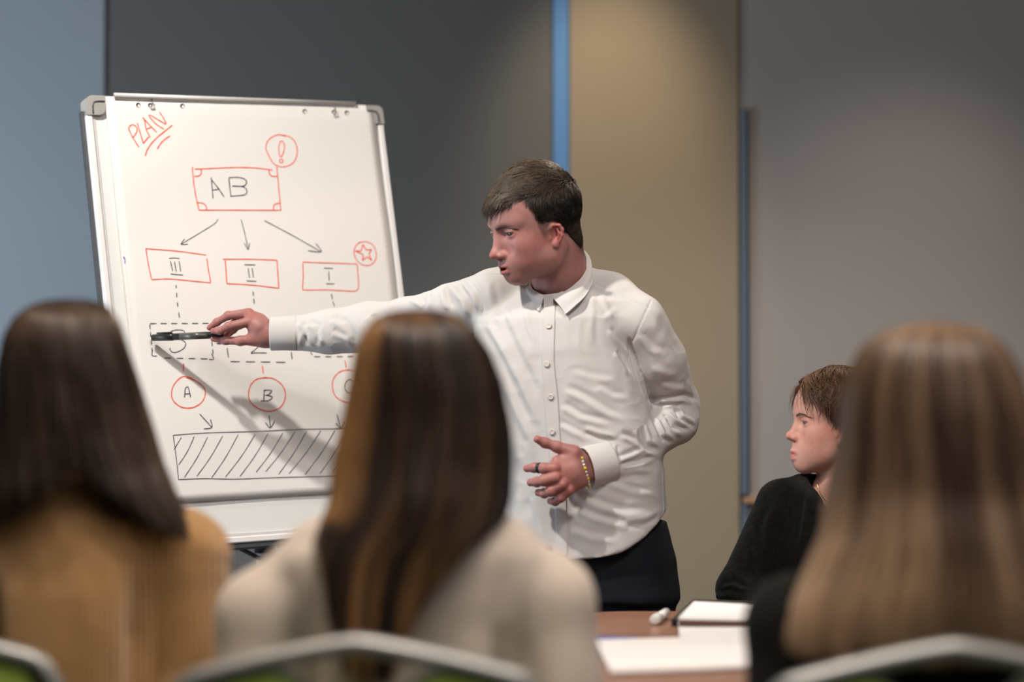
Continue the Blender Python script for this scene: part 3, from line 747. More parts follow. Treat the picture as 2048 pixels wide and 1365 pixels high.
def eyeballs(fr, parent, iris=(.20, .28, .30), gaze=(0, 0)):
    for s in (-1, 1):
        ec = np.array((.0655, s * .0315, -.001)); mb = MB(); ax = fr.d(unit((1, gaze[0], gaze[1])))
        mb.sphere(fr.w(ec), .0120 * fr.k, 12)
        o = mb.build('eyeball', M['eye_white'], parent, True)
        im = MB().lathe(fr.w(ec) + ax * .0105 * fr.k, ax, [(-.002, .0064), (.0006, .0062), (.0014, .0045), (.0019, .002), (.002, 0.0004)], 20).build('iris', mat('iris', iris, .2), o, True)
        MB().lathe(fr.w(ec) + ax * .0122 * fr.k, ax, [(0, .0028), (.0006, .0026), (.0009, .0006)], 16).build('pupil', M['black'], o, True)

def hair_warp(p):
    q = np.array(p, float); x, z = q[..., 0].copy(), q[..., 2].copy()
    q[..., 2] = z - .22 * np.clip(x - .015, 0, 1) * np.clip((z - .05) / .05, 0, 1)
    q[..., 0] = np.where(x < 0, x * .93, x - .10 * np.clip(x - .03, 0, 1) * np.clip((z - .06) / .05, 0, 1)); return q

def brow(fr, parent, s, pts, col, n=90, w=.00045, L=.008, th=.004, bvh=None):
    pts = np.array(pts); r = np.random.default_rng(5); P_ = []; W = []; N = []
    for i in range(n):
        t = r.random(); q = np.array([np.interp(t * (len(pts) - 1), range(len(pts)), pts[:, k]) for k in range(3)])
        q = q + np.array([0, 0, (r.random() - .5) * th * (1 - .5 * t)])
        d = unit(pts[-1] - pts[0]) * L * (.6 + .6 * r.random()) + np.array([0, 0, .002 * (1 - 2 * t)])
        e = q + d; ln = np.array([q + (e - q) * k / 3 for k in range(4)])
        lw = []
        for q_ in ln:
            g = bvh.find_nearest(Vector(fr.w(q_))); lw.append(np.array(g[0]) + np.array(g[1]) * .0006)
        P_.append(np.array(lw)); W.append(w * np.array([1, 1, .8, .2])); N.append(np.repeat(fr.d((1, s * .3, 0.0))[None], 4, 0))
    return strands('eyebrow', np.array(P_), np.array(W), np.repeat(np.array(col)[None], n, 0), np.array(N), M['hair_short'], parent)

M['eye_white'] = mat('eye_white', (.36, .32, .31), .2)
M['hair_short'] = mat('hair_short', attr=True, rough=.42, spec=.4, aniso=.0)
M['hair_long'] = mat('hair_long', attr=True, rough=.36, spec=.35, aniso=.4)
M['skin'] = mat('skin', attr=True, rough=.5, sss=.18, bump=.12, bscale=900, spec=.4)
# ================================================================== presenter
def hair_strands(name, fr, parent, n, root_fn, dir_fn, len_fn, col_fn, w=.0006, seg=5, lift=.25, ell=None, seed=3, thick=.6, curl=.0, mt=None, warp=None):
    """short hair: strands grow from an ellipsoid scalp in head axes and follow it at a growing distance"""
    r = np.random.default_rng(seed); ec, er = ell; ec = np.array(ec); er = np.array(er)
    d = r.normal(size=(n * 3, 3)); d /= np.linalg.norm(d, axis=1)[:, None]; q = ec + d * er
    q = q[root_fn(q)][:n]; n = len(q)
    L = len_fn(q) * (.75 + .5 * r.random(n)); D = dir_fn(q) + r.normal(size=(n, 3)) * .10
    clump = np.stack([vnoise(q * 90, 11 + k) for k in range(3)], 1) * .55; D = D + clump
    Ps = [q]; N_ = []
    p = q.copy()
    for k in range(seg):
        g = (p - ec) / er ** 2; nn = g / np.linalg.norm(g, axis=1)[:, None]; N_.append(nn)
        t = D - nn * (D * nn).sum(1)[:, None]; t /= np.linalg.norm(t, axis=1)[:, None] + 1e-9
        li = lift * (1 - .6 * k / seg) if np.isscalar(lift) else lift[:1] * 0 + lift_fn_cache(q, k, seg)
        p = p + (t + nn * li) * (L / seg)[:, None]
        if curl: D = D + r.normal(size=(n, 3)) * curl
        Ps.append(p)
    g = (p - ec) / er ** 2; N_.append(g / np.linalg.norm(g, axis=1)[:, None])
    Pt = np.stack(Ps, 1)
    if warp: Pt = warp(Pt)
    Nt = np.stack(N_, 1)
    taper = np.interp(np.linspace(0, 1, seg + 1), [0, .6, 1], [1, .85, .15])
    W = w * (.7 + .6 * r.random(n))[:, None] * taper[None]
    return strands(name, fr.w(Pt), W, col_fn(q, r), fr.d(Nt), mt or M['hair_short'], parent, thick)

HF = Frame(P(1068, 450, 4.60), math.radians(62), math.radians(15.5), math.radians(-2), .965)
person = empty('person', (P(1190, 1200, 4.68)[0], 4.68, 0), 'standing man in a white button-up shirt and black trousers pointing a marker at the flipchart', 'person')
neck_pts = [HF.w((-.040, 0, -.045)), P(1118, 545, 4.655), P(1128, 610, 4.69)]
Vh, Fh = head_mesh(HF, MALE, 0.002, neck_pts, .0535)
Ch = skin_color(Vh, (.375, .185, .165), (.36, .085, .075), (.33, .07, .065), MALE, stubble=.35)
# hair line on the scalp (head axes)
HLX = [-.13, -.10, -.075, -.055, -.036, -.024, -.012, .000, .012, .021, .028, .036, .045, .054, .060, .075, .095]
HLZ = [-.084, -.084, -.078, -.056, -.026, -.008, .000, -.002, -.020, -.025, -.004, .026, .056, .068, .074, .080, .084]
def hl(q): return np.interp(q[:, 0], HLX, HLZ)
m_fade = np.clip((Vh[:, 2] - np.interp(Vh[:, 0], HLX, HLZ) + .010) / .018, 0, 1) * (np.abs(Vh[:, 1] + 0) < .0835) * (Vh[:, 0] < .098)
isr = (np.abs(Vh[:, 1]) > .0765) & (Vh[:, 2] < .01); m_fade = np.where(isr, 0, m_fade)
Ch = Ch + (np.array([.045, .032, .026]) - Ch) * (m_fade * .7)[:, None]
Vh = face_warp(Vh, .14); Vh = np.where((Vh[:, 2] > -.03)[:, None], hair_warp(Vh), Vh * [1, 1, 1]); Vh = smooth_np(Vh, Fh, 0); Vhw = HF.w(Vh)

# hands -------------------------------------------------------------
def hand_mesh(fingers, palm, res=.0014, extra=None):
    A = np.array([q for f_ in fingers for q in f_[0]] + [q for q, _ in [(c, r) for pl in palm for c, r in zip(pl[0], pl[1])]])
    f = Field(A.min(0) - .035, A.max(0) + .035, res)
    for pl in palm: f.chain(pl[0], pl[1], k=.010)
    for fg in fingers:
        f.chain(fg[0], fg[1], k=fg[2] if len(fg) > 2 else .0035)
        for i, q in enumerate(fg[0][1:-1]):                              # knuckles
            f.ell(q, np.full(3, fg[1][i + 1] * 1.05), k=.004)
    V, F = f.mesh(); return subdiv(V, F, 1)
KF = 1.13
def HL(x, y, d): return P(1020 + x / 6.825, 840 + y / 6.825, d)
D0 = 4.505
lh_f = [([HL(375, 268, D0 - .004), HL(480, 315, D0 + .002), HL(640, 370, D0 + .004), HL(870, 450, D0 + .008)], [.0066, .0080, .0088, .0125], .005),
        ([HL(232, 665, D0 + .020), HL(335, 655, D0 + .006), HL(470, 665, D0 - .006), HL(612, 665, D0 - .010)], [.0065, .0075, .0084, .0098]),
        ([HL(280, 858, D0 + .020), HL(370, 850, D0 + .006), HL(465, 832, D0 - .008), HL(625, 790, D0 - .014)], [.0066, .0076, .0086, .0098]),
        ([HL(388, 995, D0 + .020), HL(470, 1005, D0 + .008), HL(560, 975, D0 - .006), HL(715, 885, D0 - .012)], [.0064, .0073, .0083, .0096]),
        ([HL(552, 1112, D0 + .022), HL(615, 1118, D0 + .010), HL(690, 1065, D0 - .002), HL(800, 965, D0 - .006)], [.0058, .0066, .0074, .0090])]
wr = HL(1010, 690, D0 + .038); fa = HL(1230, 620, D0 + .058)
lh_p = [([HL(628, 672, D0 - .002), HL(850, 640, D0 + .006), wr], [.0125, .0165, .0195]), ([HL(640, 790, D0 - .003), HL(860, 700, D0 + .004), wr], [.0125, .0170, .0195]),
        ([HL(725, 885, D0 - .001), HL(900, 760, D0 + .006), wr], [.0120, .0165, .0195]), ([HL(805, 950, D0 + .004), HL(940, 830, D0 + .010), wr], [.0110, .0150, .0190]), ([HL(870, 455, D0 + .008), HL(940, 560, D0 + .020), wr], [.0135, .0165, .0195]), ([HL(640, 560, D0 + .002), HL(820, 540, D0 + .010), wr], [.0100, .0150, .0195]), ([wr, fa], [.0205, .023])]
lh_f = [(a[0], [q * KF for q in a[1]], .0045) for a in lh_f]
VL, FL = hand_mesh(lh_f, lh_p)
def HR(x, y, d): return P(380 + x / 8.533, 580 + y / 8.533, d)
D1 = 4.885
rh_f = [([HR(332, 648, D1 + .024), HR(455, 555, D1 + .022), HR(655, 440, D1 + .018), HR(1000, 395, D1 + .012)], [.0060, .0072, .0082, .0100]),
        ([HR(392, 705, D1 + .000), HR(510, 700, D1 - .006), HR(655, 625, D1 - .010), HR(1010, 545, D1 - .004)], [.0062, .0072, .0082, .0102]),
        ([HR(398, 838, D1 + .012), HR(610, 868, D1 + .008), HR(860, 872, D1 + .002), HR(1080, 850, D1 + .004)], [.0058, .0078, .0092, .0125], .005),
        ([HR(560, 760, D1 + .030), HR(660, 640, D1 + .038), HR(800, 520, D1 + .036), HR(1030, 480, D1 + .024)], [.0060, .0070, .0080, .0100]),
        ([HR(640, 790, D1 + .040), HR(740, 690, D1 + .048), HR(860, 600, D1 + .046), HR(1060, 560, D1 + .034)], [.0055, .0062, .0072, .0090])]
wr2 = HR(1330, 760, D1 + .012); fa2 = HR(1500, 770, D1 + .010)
rh_p = [([HR(1010, 415, D1 + .010), HR(1160, 560, D1 + .010), wr2], [.0110, .0180, .0225]), ([HR(1020, 560, D1), HR(1170, 650, D1 + .002), wr2], [.0120, .0185, .0225]),
        ([HR(1080, 840, D1 + .004), HR(1220, 810, D1 + .006), wr2], [.0135, .0185, .0225]), ([HR(1040, 560, D1 + .026), HR(1200, 680, D1 + .022), wr2], [.012, .018, .022]), ([wr2, fa2], [.0235, .024])]
VR, FR_ = hand_mesh(rh_f, rh_p)
def hand_col(V, tips, base=(.355, .170, .150), red=(.38, .115, .10)):
    C = np.repeat(np.array(base)[None], len(V), 0); n = vnoise(V * 45, 9) * .5 + .5
    C = C + (np.array(red) - C) * (n * .45)[:, None]
    for t, r, a in tips: C = C + (np.array(red) - C) * (a * blob(V, t, r))[:, None]
    return C
CL = hand_col(VL, [(q, .014, .6) for fg in lh_f for q in (fg[0][0], fg[0][-1])])
CR = hand_col(VR, [(q, .014, .7) for fg in rh_f for q in (fg[0][0], fg[0][-1])])
# hidden body under the clothes (coarse, same skin)
bodyf = Field(P(560, 1365, 5.0) * [1, 0, 0] + [-.02, 4.3, -.02], (.46, 5.02, 1.42), .012)
HIPC = np.array([P(1180, 1100, 4.68)[0], 4.70, .80])
for s, fx, fy in ((-1, -.17, .02), (1, .04, -.02)):
    hip = HIPC + (s * .075, -s * .03, 0); kn = hip + (fx * .45, -.02 + fy, -.38); an = hip + (fx, fy + .03, -.74)
    bodyf.chain([hip, kn, an], [.075, .05, .036], k=.02)
    bodyf.cap(an - (0, 0, .0), an + (-.03, -.12, -.03), .034, .028, k=.02)
LSH, LEL, LWR = P(1286, 650, 4.625), P(1363, 832, 4.735), P(1180, 926, 4.555)
RSH, REL, RWR = P(1000, 600, 4.72), P(800, 652, 4.865), P(556, 668, D1 + .012)
bodyf.chain([P(1128, 600, 4.69), P(1125, 760, 4.69), HIPC + (0, 0, .1)], [.055, .08, .08], k=.04)
bodyf.chain([P(1128, 620, 4.69), LSH, LEL, LWR], [.04, .032, .028, .022], k=.02)
bodyf.chain([P(1128, 620, 4.69), RSH, REL, RWR], [.04, .032, .030, .022], k=.02)
VB, FB = bodyf.mesh()
CB = np.repeat(np.array([[.46, .215, .180]]), len(VB), 0)
V, F = join_np([(Vhw, Fh), (VL, FL), (VR, FR_), (VB, FB)])
mesh_np('body', V, F, M['skin'], person, True, np.concatenate([Ch, CL, CR, CB]))
HBV = BVHTree.FromPolygons([Vector(v) for v in Vhw], [tuple(f_) for f_ in Fh.tolist()])
eyeballs(HF, person, (.05, .06, .055), gaze=(0.10, -.12))
for s in (-1, 1):
    brow(HF, person, s, [(.0905, s * .010, .0115), (.0865, s * .022, .0130), (.078, s * .034, .0120), (.066, s * .047, .0070)], (.070, .042, .032), 200, .00050, .007, .0048, bvh=HBV)
# hair
ELL = ((-.014, 0, .033), (.0985, .078, .0845))
def rootf(q): return (q[:, 2] > hl(q) + .001)
def top_w(q): return np.clip((q[:, 2] - .045) / .04, 0, 1)
def dirf(q):
    t = top_w(q)[:, None]; side = np.stack([np.full(len(q), .25), np.zeros(len(q)), np.full(len(q), -1.0)], 1)
    front = np.stack([np.full(len(q), 1.0), -.15 * np.sign(q[:, 1]), np.full(len(q), .10)], 1)
    back = np.stack([np.full(len(q), -.1), q[:, 1] * 0, np.full(len(q), -1.0)], 1)
    b = np.clip((-.05 - q[:, 0]) / .03, 0, 1)[:, None] * (1 - t)
    return (side * (1 - b) + back * b) * (1 - t) + front * t
def lenf(q):
    t = top_w(q); f = np.clip((q[:, 0] - .0) / .08, 0, 1)
    return .007 + .008 * np.clip((q[:, 2] - hl(q)) / .05, 0, 1) + t * (.018 + .010 * f)
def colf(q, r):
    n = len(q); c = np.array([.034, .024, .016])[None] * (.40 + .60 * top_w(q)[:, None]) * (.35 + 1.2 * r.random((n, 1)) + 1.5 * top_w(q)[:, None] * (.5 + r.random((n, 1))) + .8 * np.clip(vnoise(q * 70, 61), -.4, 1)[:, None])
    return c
def lift_fn_cache(q, k, seg): return np.zeros((len(q), 1))
cf = Field((-.14, -.11, -.10), (.12, .11, .15), .003)
cf.ell(ELL[0], np.array(ELL[1]) + .0015, k=.005)
cf.ell((.018, 0, .072), (.070, .060, .036), k=.02)
cf.ell((-.03, 0, .07), (.060, .060, .044), k=.02)
cf.ell((-.050, 0, -.040), (.050, .056, .054), k=.02)
def hcut(Xg, Yg, Zg):
    h = np.interp(Xg.ravel(), HLX, HLZ).reshape(Xg.shape); return (h + .006) - Zg + 0 * Yg
cf.put(hcut, (-.14, -.11, -.09), (.12, .11, .15), k=.006, op='i')
for s in (-1, 1): cf.ell((.000, s * .084, -.020), (.020, .018, .024), k=.004, op='s')
Vc, Fc = cf.mesh(); Vc, Fc = subdiv(Vc, Fc, 1)
n_ = vnoise(Vc * np.array([60, 220, 220]), 2) * .5 + vnoise(Vc * np.array([120, 400, 400]), 5) * .3
Nc = normals_np(Vc, Fc); Vc2 = Vc + Nc * (n_ * .0013)[:, None]
cc = np.array([.028, .020, .015])[None] * (1 + .5 * n_[:, None])
M['hair_base'] = mat('hair_base', attr=True, rough=.9, spec=.05)
hair = mesh_np('hair', HF.w(hair_warp(Vc2)), Fc, M['hair_base'], person, True, cc)
ELT = ((-.010, 0, .040), (.0995, .078, .087))
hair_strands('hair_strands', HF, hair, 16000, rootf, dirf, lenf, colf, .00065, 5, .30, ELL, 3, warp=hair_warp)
def rtop(q): return (q[:, 2] > .060 + .0 * q[:, 0]) & (q[:, 0] > -.085)
def dtop(q):
    d = dirf(q); d[:, 2] = -.30 * np.clip((q[:, 0] - .035) / .04, 0, 1); return d
hair_strands('hair_tuft', HF, hair, 7000, rtop, dtop, lambda q: .020 + .014 * np.clip(q[:, 0] / .07, 0, 1), colf, .0009, 6, .36, ((-.010, 0, .036), (.098, .076, .087)), 8, warp=hair_warp)
# ================================================================== presenter's shirt and trousers
M['shirt'] = mat('white_cotton', (.57, .553, .54), .92, bump=.10, bscale=700, sheen=.05, spec=.12)
M['shirt_seam'] = M['shirt']
M['trousers'] = mat('black_denim', (.010, .012, .016), .85, noise=.3, nscale=200, bump=.3, bscale=600, spec=.15)
M['shirt_button'] = mat('pearly_button', (.62, .57, .50), .25)
YAWT = math.radians(24)
def trow(py, cx_, hw_, hd, d=4.685):
    q = P(cx_, py, d); s_ = FPX / d; proj = hw_ / s_
    a = math.sqrt(max(proj ** 2 - (hd * math.sin(YAWT)) ** 2, 1e-4)) / math.cos(YAWT)
    return (q[2], q[0], q[1], a, hd, -YAWT)
TR = [trow(580, 1120, 76, .070), trow(606, 1126, 134, .086), trow(640, 1112, 158, .108), trow(700, 1108, 162, .118), trow(780, 1119, 170, .122), trow(860, 1135, 178, .124),
      trow(940, 1158, 168, .126), trow(1010, 1164, 166, .128), trow(1060, 1165, 169, .132), trow(1150, 1166, 172, .136)]
sf = Field(P(520, 500, 4.9) * [1, 0, 0] + [0, 4.42, P(0, 1175, 4.55)[2]], (.42, 5.04, P(0, 470, 4.7)[2]), .0042)
sf.rows(TR, k=.02, exp=2.2)
# shoulders, yoke
sf.chain([P(1153, 570, 4.70), P(1221, 598, 4.67), P(1281, 637, 4.625)], [.043, .045, .046], k=.026)
sf.chain([P(1100, 578, 4.72), P(1040, 572, 4.72), P(985, 580, 4.715)], [.045, .042, .040], k=.03)
# left sleeve
sf.chain([P(1285, 645, 4.620), P(1320, 720, 4.650), P(1350, 808, 4.710)], [.047, .0505, .0465], k=.006)
sf.chain([P(1350, 808, 4.715), P(1348, 842, 4.70), P(1285, 883, 4.635), P(1213, 924, 4.572)], [.0465, .046, .044, .0370], k=.012)
# right sleeve
sf.chain([P(988, 592, 4.715), P(905, 622, 4.775), P(815, 651, 4.86)], [.053, .053, .053], k=.016)
sf.chain([P(815, 651, 4.86), P(740, 656, 4.872), P(660, 664, 4.885), P(592, 667, D1 + .012)], [.053, .052, .044, .035], k=.014)
# cuffs as part of the cloth body
sf.cap(P(1213, 924, 4.572), P(1200, 928, 4.568), .0360, .034, k=.006)
sf.cap(P(592, 667, D1 + .012), P(576, 667.5, D1 + .012), .0325, .0300, k=.006)
# open cuffs: hollow ends
# neck hole
sf.cap(P(1124, 602, 4.68), P(1112, 520, 4.655), .059, .064, k=.008, op='s')
def hem(Xg, Yg, Zg):
    # shirt tail: deep at the front, rising to the side seams (x measured from the placket)
    u = (Xg - P(1118, 1115, 4.58)[0])
    z0 = P(0, 1121, 4.56)[2]
    rise = .075 * np.clip(np.abs(u - .02) / .175, 0, 1.4) ** 2.6
    left = .022 * (u < -.012)
    return (z0 + rise + left) - Zg + 0 * Yg
sf.put(hem, (-.3, 4.42, .6), (.42, 5.0, 1.0), k=.003, op='i')
Vs, Fs = sf.mesh(); Vs = smooth_np(Vs, Fs, 1, .4); Vs, Fs = subdiv(Vs, Fs, 1)

def bvh_of(V, F): return BVHTree.FromPolygons([Vector(v) for v in V], F.tolist())
BV0 = bvh_of(Vs, Fs)
def hit(bv, px, py):
    r = ray(px, py); h = bv.ray_cast(Vector(CAM), Vector(r))
    return (np.array(h[0]), np.array(h[1])) if h[0] is not None else (None, None)
VIEW = unit(P(1150, 800, 4.6) - CAM)
def fold(V, N, line, amp, width, valley=.7, side=1, ends=(.15, .3)):
    """press a crease line (given along the cloth where the camera sees it) into the cloth: a ridge with a valley beside it"""
    pts = []
    q = np.array(line, float); seg = np.linalg.norm(np.diff(q, axis=0), axis=1); cum = np.concatenate([[0], np.cumsum(seg)])
    n = max(int(cum[-1] / 4), 3)
    for t in np.linspace(0, cum[-1], n):
        x = np.interp(t, cum, q[:, 0]); y = np.interp(t, cum, q[:, 1]); p, _n = hit(BV0, x, y)
        if p is not None: pts.append((p, t / cum[-1]))
    if len(pts) < 3: return V
    A = np.array([p for p, _ in pts]); Tt = np.array([t for _, t in pts]); D = np.gradient(A, axis=0); D /= np.linalg.norm(D, axis=1)[:, None] + 1e-9
    lo, hi = A.min(0) - 3.5 * width, A.max(0) + 3.5 * width
    idx = np.where(((V > lo) & (V < hi)).all(1))[0]
    if len(idx) == 0: return V
    W = V[idx]; d2 = ((W[:, None, :] - A[None]) ** 2).sum(2); j = d2.argmin(1)
    r = W - A[j]; along = (r * D[j]).sum(1); perp = r - along[:, None] * D[j]
    sgn = np.sign((np.cross(D[j], VIEW) * perp).sum(1)) * side; dist = np.linalg.norm(perp, axis=1) * sgn / width
    tt = Tt[j]; env = np.clip(tt / ends[0], 0, 1) * np.clip((1 - tt) / ends[1], 0, 1); env = env * env * (3 - 2 * env)
    env = env * np.exp(-(np.maximum(np.abs(along) - .006, 0) / width) ** 2)
    prof = np.exp(-dist ** 2) - valley * np.exp(-(dist - 1.5) ** 2)
    V = V.copy(); V[idx] += N[idx] * (amp * prof * env)[:, None]; return V

Ns = normals_np(Vs, Fs)
# side +1: valley to the right-hand side of the drawing direction
FOLDS = [
 # chest, pulled from the raised shoulder down to the hand
 ([(968, 640), (1000, 690), (1040, 765), (1082, 866)], .0060, .010, .9, -1), ([(1000, 600), (1030, 660), (1062, 730), (1090, 790)], .0035, .009, .8, -1),
 ([(975, 560), (985, 610), (1010, 660)], .0035, .008, .7, 1), ([(1048, 600), (1056, 650), (1075, 700)], .003, .007, .8, -1),
 ([(990, 740), (1020, 800), (1060, 880), (1068, 925)], .0045, .010, .8, -1), ([(1000, 830), (1020, 880), (1045, 940)], .003, .009, .8, 1),
 # neck to chest right
 ([(1183, 590), (1186, 620), (1182, 660), (1186, 700)], .0018, .0065, .7, 1), ([(1200, 585), (1215, 615), (1228, 640)], .0026, .006, .8, -1), ([(1160, 640), (1156, 690), (1166, 710)], .0012, .006, .6, 1),
 ([(1205, 640), (1225, 625), (1240, 612)], .0018, .006, .8, 1), ([(1215, 660), (1240, 690), (1262, 712)], .0030, .006, .8, 1), ([(1228, 705), (1248, 735), (1258, 755)], .0040, .006, .9, 1),
 # belly, drawn to the elbow
 ([(1125, 780), (1165, 800), (1215, 830), (1258, 846)], .0045, .0075, .9, 1), ([(1118, 812), (1160, 838), (1225, 854)], .0040, .0065, .9, 1), ([(1168, 856), (1200, 868), (1240, 876)], .0045, .0055, 1.0, -1),
 ([(1190, 775), (1225, 795), (1262, 800)], .0028, .007, .8, 1), ([(1140, 745), (1185, 758), (1240, 765)], .0018, .007, .7, 1), ([(1115, 850), (1150, 868), (1180, 884)], .003, .006, .8, 1),
 # lower front
 ([(1140, 985), (1185, 1010), (1250, 1032), (1310, 1030)], .0040, .008, .9, 1), ([(1138, 1018), (1190, 1040), (1270, 1062)], .0035, .007, .9, 1), ([(1210, 965), (1260, 985), (1318, 992)], .003, .007, .8, 1),
 ([(1135, 1060), (1180, 1078), (1240, 1085)], .003, .008, .8, 1), ([(1245, 1045), (1290, 1038), (1326, 1018)], .003, .007, .8, -1), ([(1225, 950), (1270, 940), (1312, 944)], .0025, .007, .8, -1),
 ([(1062, 990), (1078, 1040), (1090, 1090)], .0030, .009, .8, -1),
 # left sleeve
 ([(1256, 672), (1262, 705), (1274, 755), (1292, 808)], -.0075, .0045, .25, -1), ([(1300, 640), (1335, 690), (1365, 740)], .0022, .010, .6, 1), ([(1275, 670), (1300, 700), (1330, 715)], .0025, .008, .7, 1),
 ([(1292, 812), (1325, 803), (1365, 800), (1402, 812)], .0060, .0060, 1.3, 1), ([(1305, 822), (1345, 812), (1352, 812)], .0045, .0045, 1.1, 1), ([(1356, 812), (1366, 832), (1395, 850)], .0060, .0050, 1.1, -1),
 ([(1330, 822), (1352, 842), (1388, 856)], .0055, .0050, 1.1, -1), ([(1312, 835), (1328, 868), (1352, 880)], .0055, .0055, 1.1, -1), ([(1326, 838), (1342, 862), (1370, 872)], .0045, .005, 1.0, 1),
 ([(1290, 850), (1300, 882), (1322, 895)], .0045, .0055, 1.0, -1), ([(1270, 860), (1278, 885), (1292, 905)], .0035, .0055, .9, 1), ([(1238, 872), (1265, 884), (1290, 905), (1322, 914)], .0050, .0055, 1.0, 1),
 ([(1232, 925), (1265, 912), (1290, 900)], .0045, .005, 1.1, 1), ([(1236, 938), (1280, 930), (1315, 918)], .0035, .005, 1.0, 1), ([(1228, 890), (1232, 910), (1236, 932)], .003, .004, .9, 1),
 ([(1375, 760), (1385, 790), (1398, 815)], .003, .006, .8, -1), ([(1320, 770), (1350, 778), (1380, 778)], .0022, .007, .8, 1), ([(1300, 735), (1330, 748), (1362, 750)], .0016, .008, .7, 1),
 # right sleeve
 ([(597, 643), (604, 668), (597, 700)], .0045, .0050, 1.1, 1), ([(606, 650), (616, 676), (626, 700)], .0050, .0050, 1.1, -1), ([(612, 648), (630, 658), (638, 676), (648, 690)], .0050, .0055, 1.0, 1),
 ([(640, 650), (644, 674), (640, 700)], .0045, .005, 1.0, -1), ([(656, 640), (684, 652), (696, 674), (702, 704)], .0055, .0065, 1.1, 1), ([(662, 668), (684, 676), (700, 680)], .003, .005, .9, 1),
 ([(735, 632), (742, 645), (750, 660)], .0045, .006, 1.0, 1), ([(770, 600), (780, 625), (800, 640)], .003, .008, .8, 1), ([(820, 600), (835, 606), (845, 618)], .0055, .007, 1.0, 1),
 ([(882, 578), (888, 600), (898, 625)], .0055, .007, 1.0, 1), ([(900, 572), (925, 600), (940, 640)], .0060, .008, 1.0, 1), ([(922, 562), (945, 590), (958, 625)], .0045, .007, .9, 1), ([(870, 584), (862, 605), (856, 622)], .004, .007, .9, -1),
]
for ln, a, w_, vy, sd in FOLDS:
    k_ = .62 if ln[0][0] < 760 else (.8 if ln[0][0] > 1225 and ln[0][1] > 800 else .85)
    Vs = fold(Vs, Ns, ln, a * k_, w_ * (1.15 if ln[0][0] < 760 else 1.0), vy, sd)
Vs = smooth_np(Vs, Fs, 1, .35)
# soft overall unevenness + fine creases
nz = vnoise(Vs * np.array([14, 14, 9]), 21) * .0022 + vnoise(Vs * np.array([34, 34, 22]) + vnoise(Vs * 9, 4)[:, None] * 1.5, 22) * .0011
nz += (np.abs(vnoise(Vs * np.array([26, 26, 40]) + 5, 23)) ** .7) * -.0012
Vs = Vs + Ns * nz[:, None]
Ns = normals_np(Vs, Fs)
# sewn lines: shallow grooves (yoke, sleeve heads, cuffs)
def seam(line, amp=-.0020, w_=.0020):
    global Vs
    Vs = fold(Vs, Ns, line, amp, w_, 0.0, 1, (.02, .02))
for ln in ([(1186, 566), (1225, 585), (1270, 604), (1303, 618)], [(1303, 600), (1280, 650), (1262, 690), (1257, 722)], [(948, 545), (960, 580), (966, 620), (960, 650)], [(960, 548), (1000, 549), (1045, 553)],
           [(1218, 882), (1226, 905), (1236, 935), (1240, 955)], [(592, 637), (594, 668), (590, 702)], [(1216, 872), (1223, 900), (1229, 925)], [(1325, 935), (1326, 980), (1328, 1045)]):
    seam(ln)
shirt = mesh_np('shirt', Vs, Fs, M['shirt'], person)
BV1 = bvh_of(Vs, Fs)

def patch(name, left, right, lift=.0018, n=60, m_=8, th=.0012, material=None, parent=shirt, pts3=None):
    """a strip of cloth lying on the shirt between two edge lines; closed solid"""
    L_ = np.array(left, float); R2 = np.array(right, float); V = []
    def lin(Q, t):
        s = np.linspace(0, 1, len(Q)); return np.array([np.interp(t, s, Q[:, 0]), np.interp(t, s, Q[:, 1])])
    for i in range(n + 1):
        for j in range(m_ + 1):
            a = lin(L_, i / n) * (1 - j / m_) + lin(R2, i / n) * j / m_
            p, nn = hit(BV1, *a)
            if p is None: p = V[-1] if V else P(a[0], a[1], 4.6); nn = -VIEW; V.append(p); continue
            V.append(p + nn * lift)
    V = np.array(V); V = smooth_np(V, np.array([[i * (m_ + 1) + j, i * (m_ + 1) + j + 1, (i + 1) * (m_ + 1) + j + 1, (i + 1) * (m_ + 1) + j] for i in range(n) for j in range(m_)]), 2, .4)
    F = np.array([[i * (m_ + 1) + j, (i + 1) * (m_ + 1) + j, (i + 1) * (m_ + 1) + j + 1, i * (m_ + 1) + j + 1] for i in range(n) for j in range(m_)])
    Nn = normals_np(V, F)
    if (Nn * -VIEW).sum() < 0: Nn = -Nn; F = F[:, ::-1]
    N0 = len(V); Vb = V - Nn * (th + lift)
    bd = [(0, j) for j in range(m_ + 1)] + [(i, m_) for i in range(1, n + 1)] + [(n, j) for j in range(m_ - 1, -1, -1)] + [(i, 0) for i in range(n - 1, 0, -1)]
    bi = [i * (m_ + 1) + j for i, j in bd]
    sd = np.array([[bi[k], bi[(k + 1) % len(bi)], bi[(k + 1) % len(bi)] + N0, bi[k] + N0] for k in range(len(bi))])
    return mesh_np(name, np.concatenate([V, Vb]), np.concatenate([F, F[:, ::-1] + N0, sd]), material or M['shirt'], parent, True)
patch('placket', [(1087, 608), (1084, 660), (1083, 720), (1088, 800), (1092, 860), (1102, 940), (1110, 1000), (1111, 1060), (1113, 1112)],
      [(1112, 608), (1111, 660), (1109, 720), (1118, 800), (1121, 860), (1128, 940), (1134, 1000), (1135, 1060), (1137, 1117)], .0022)
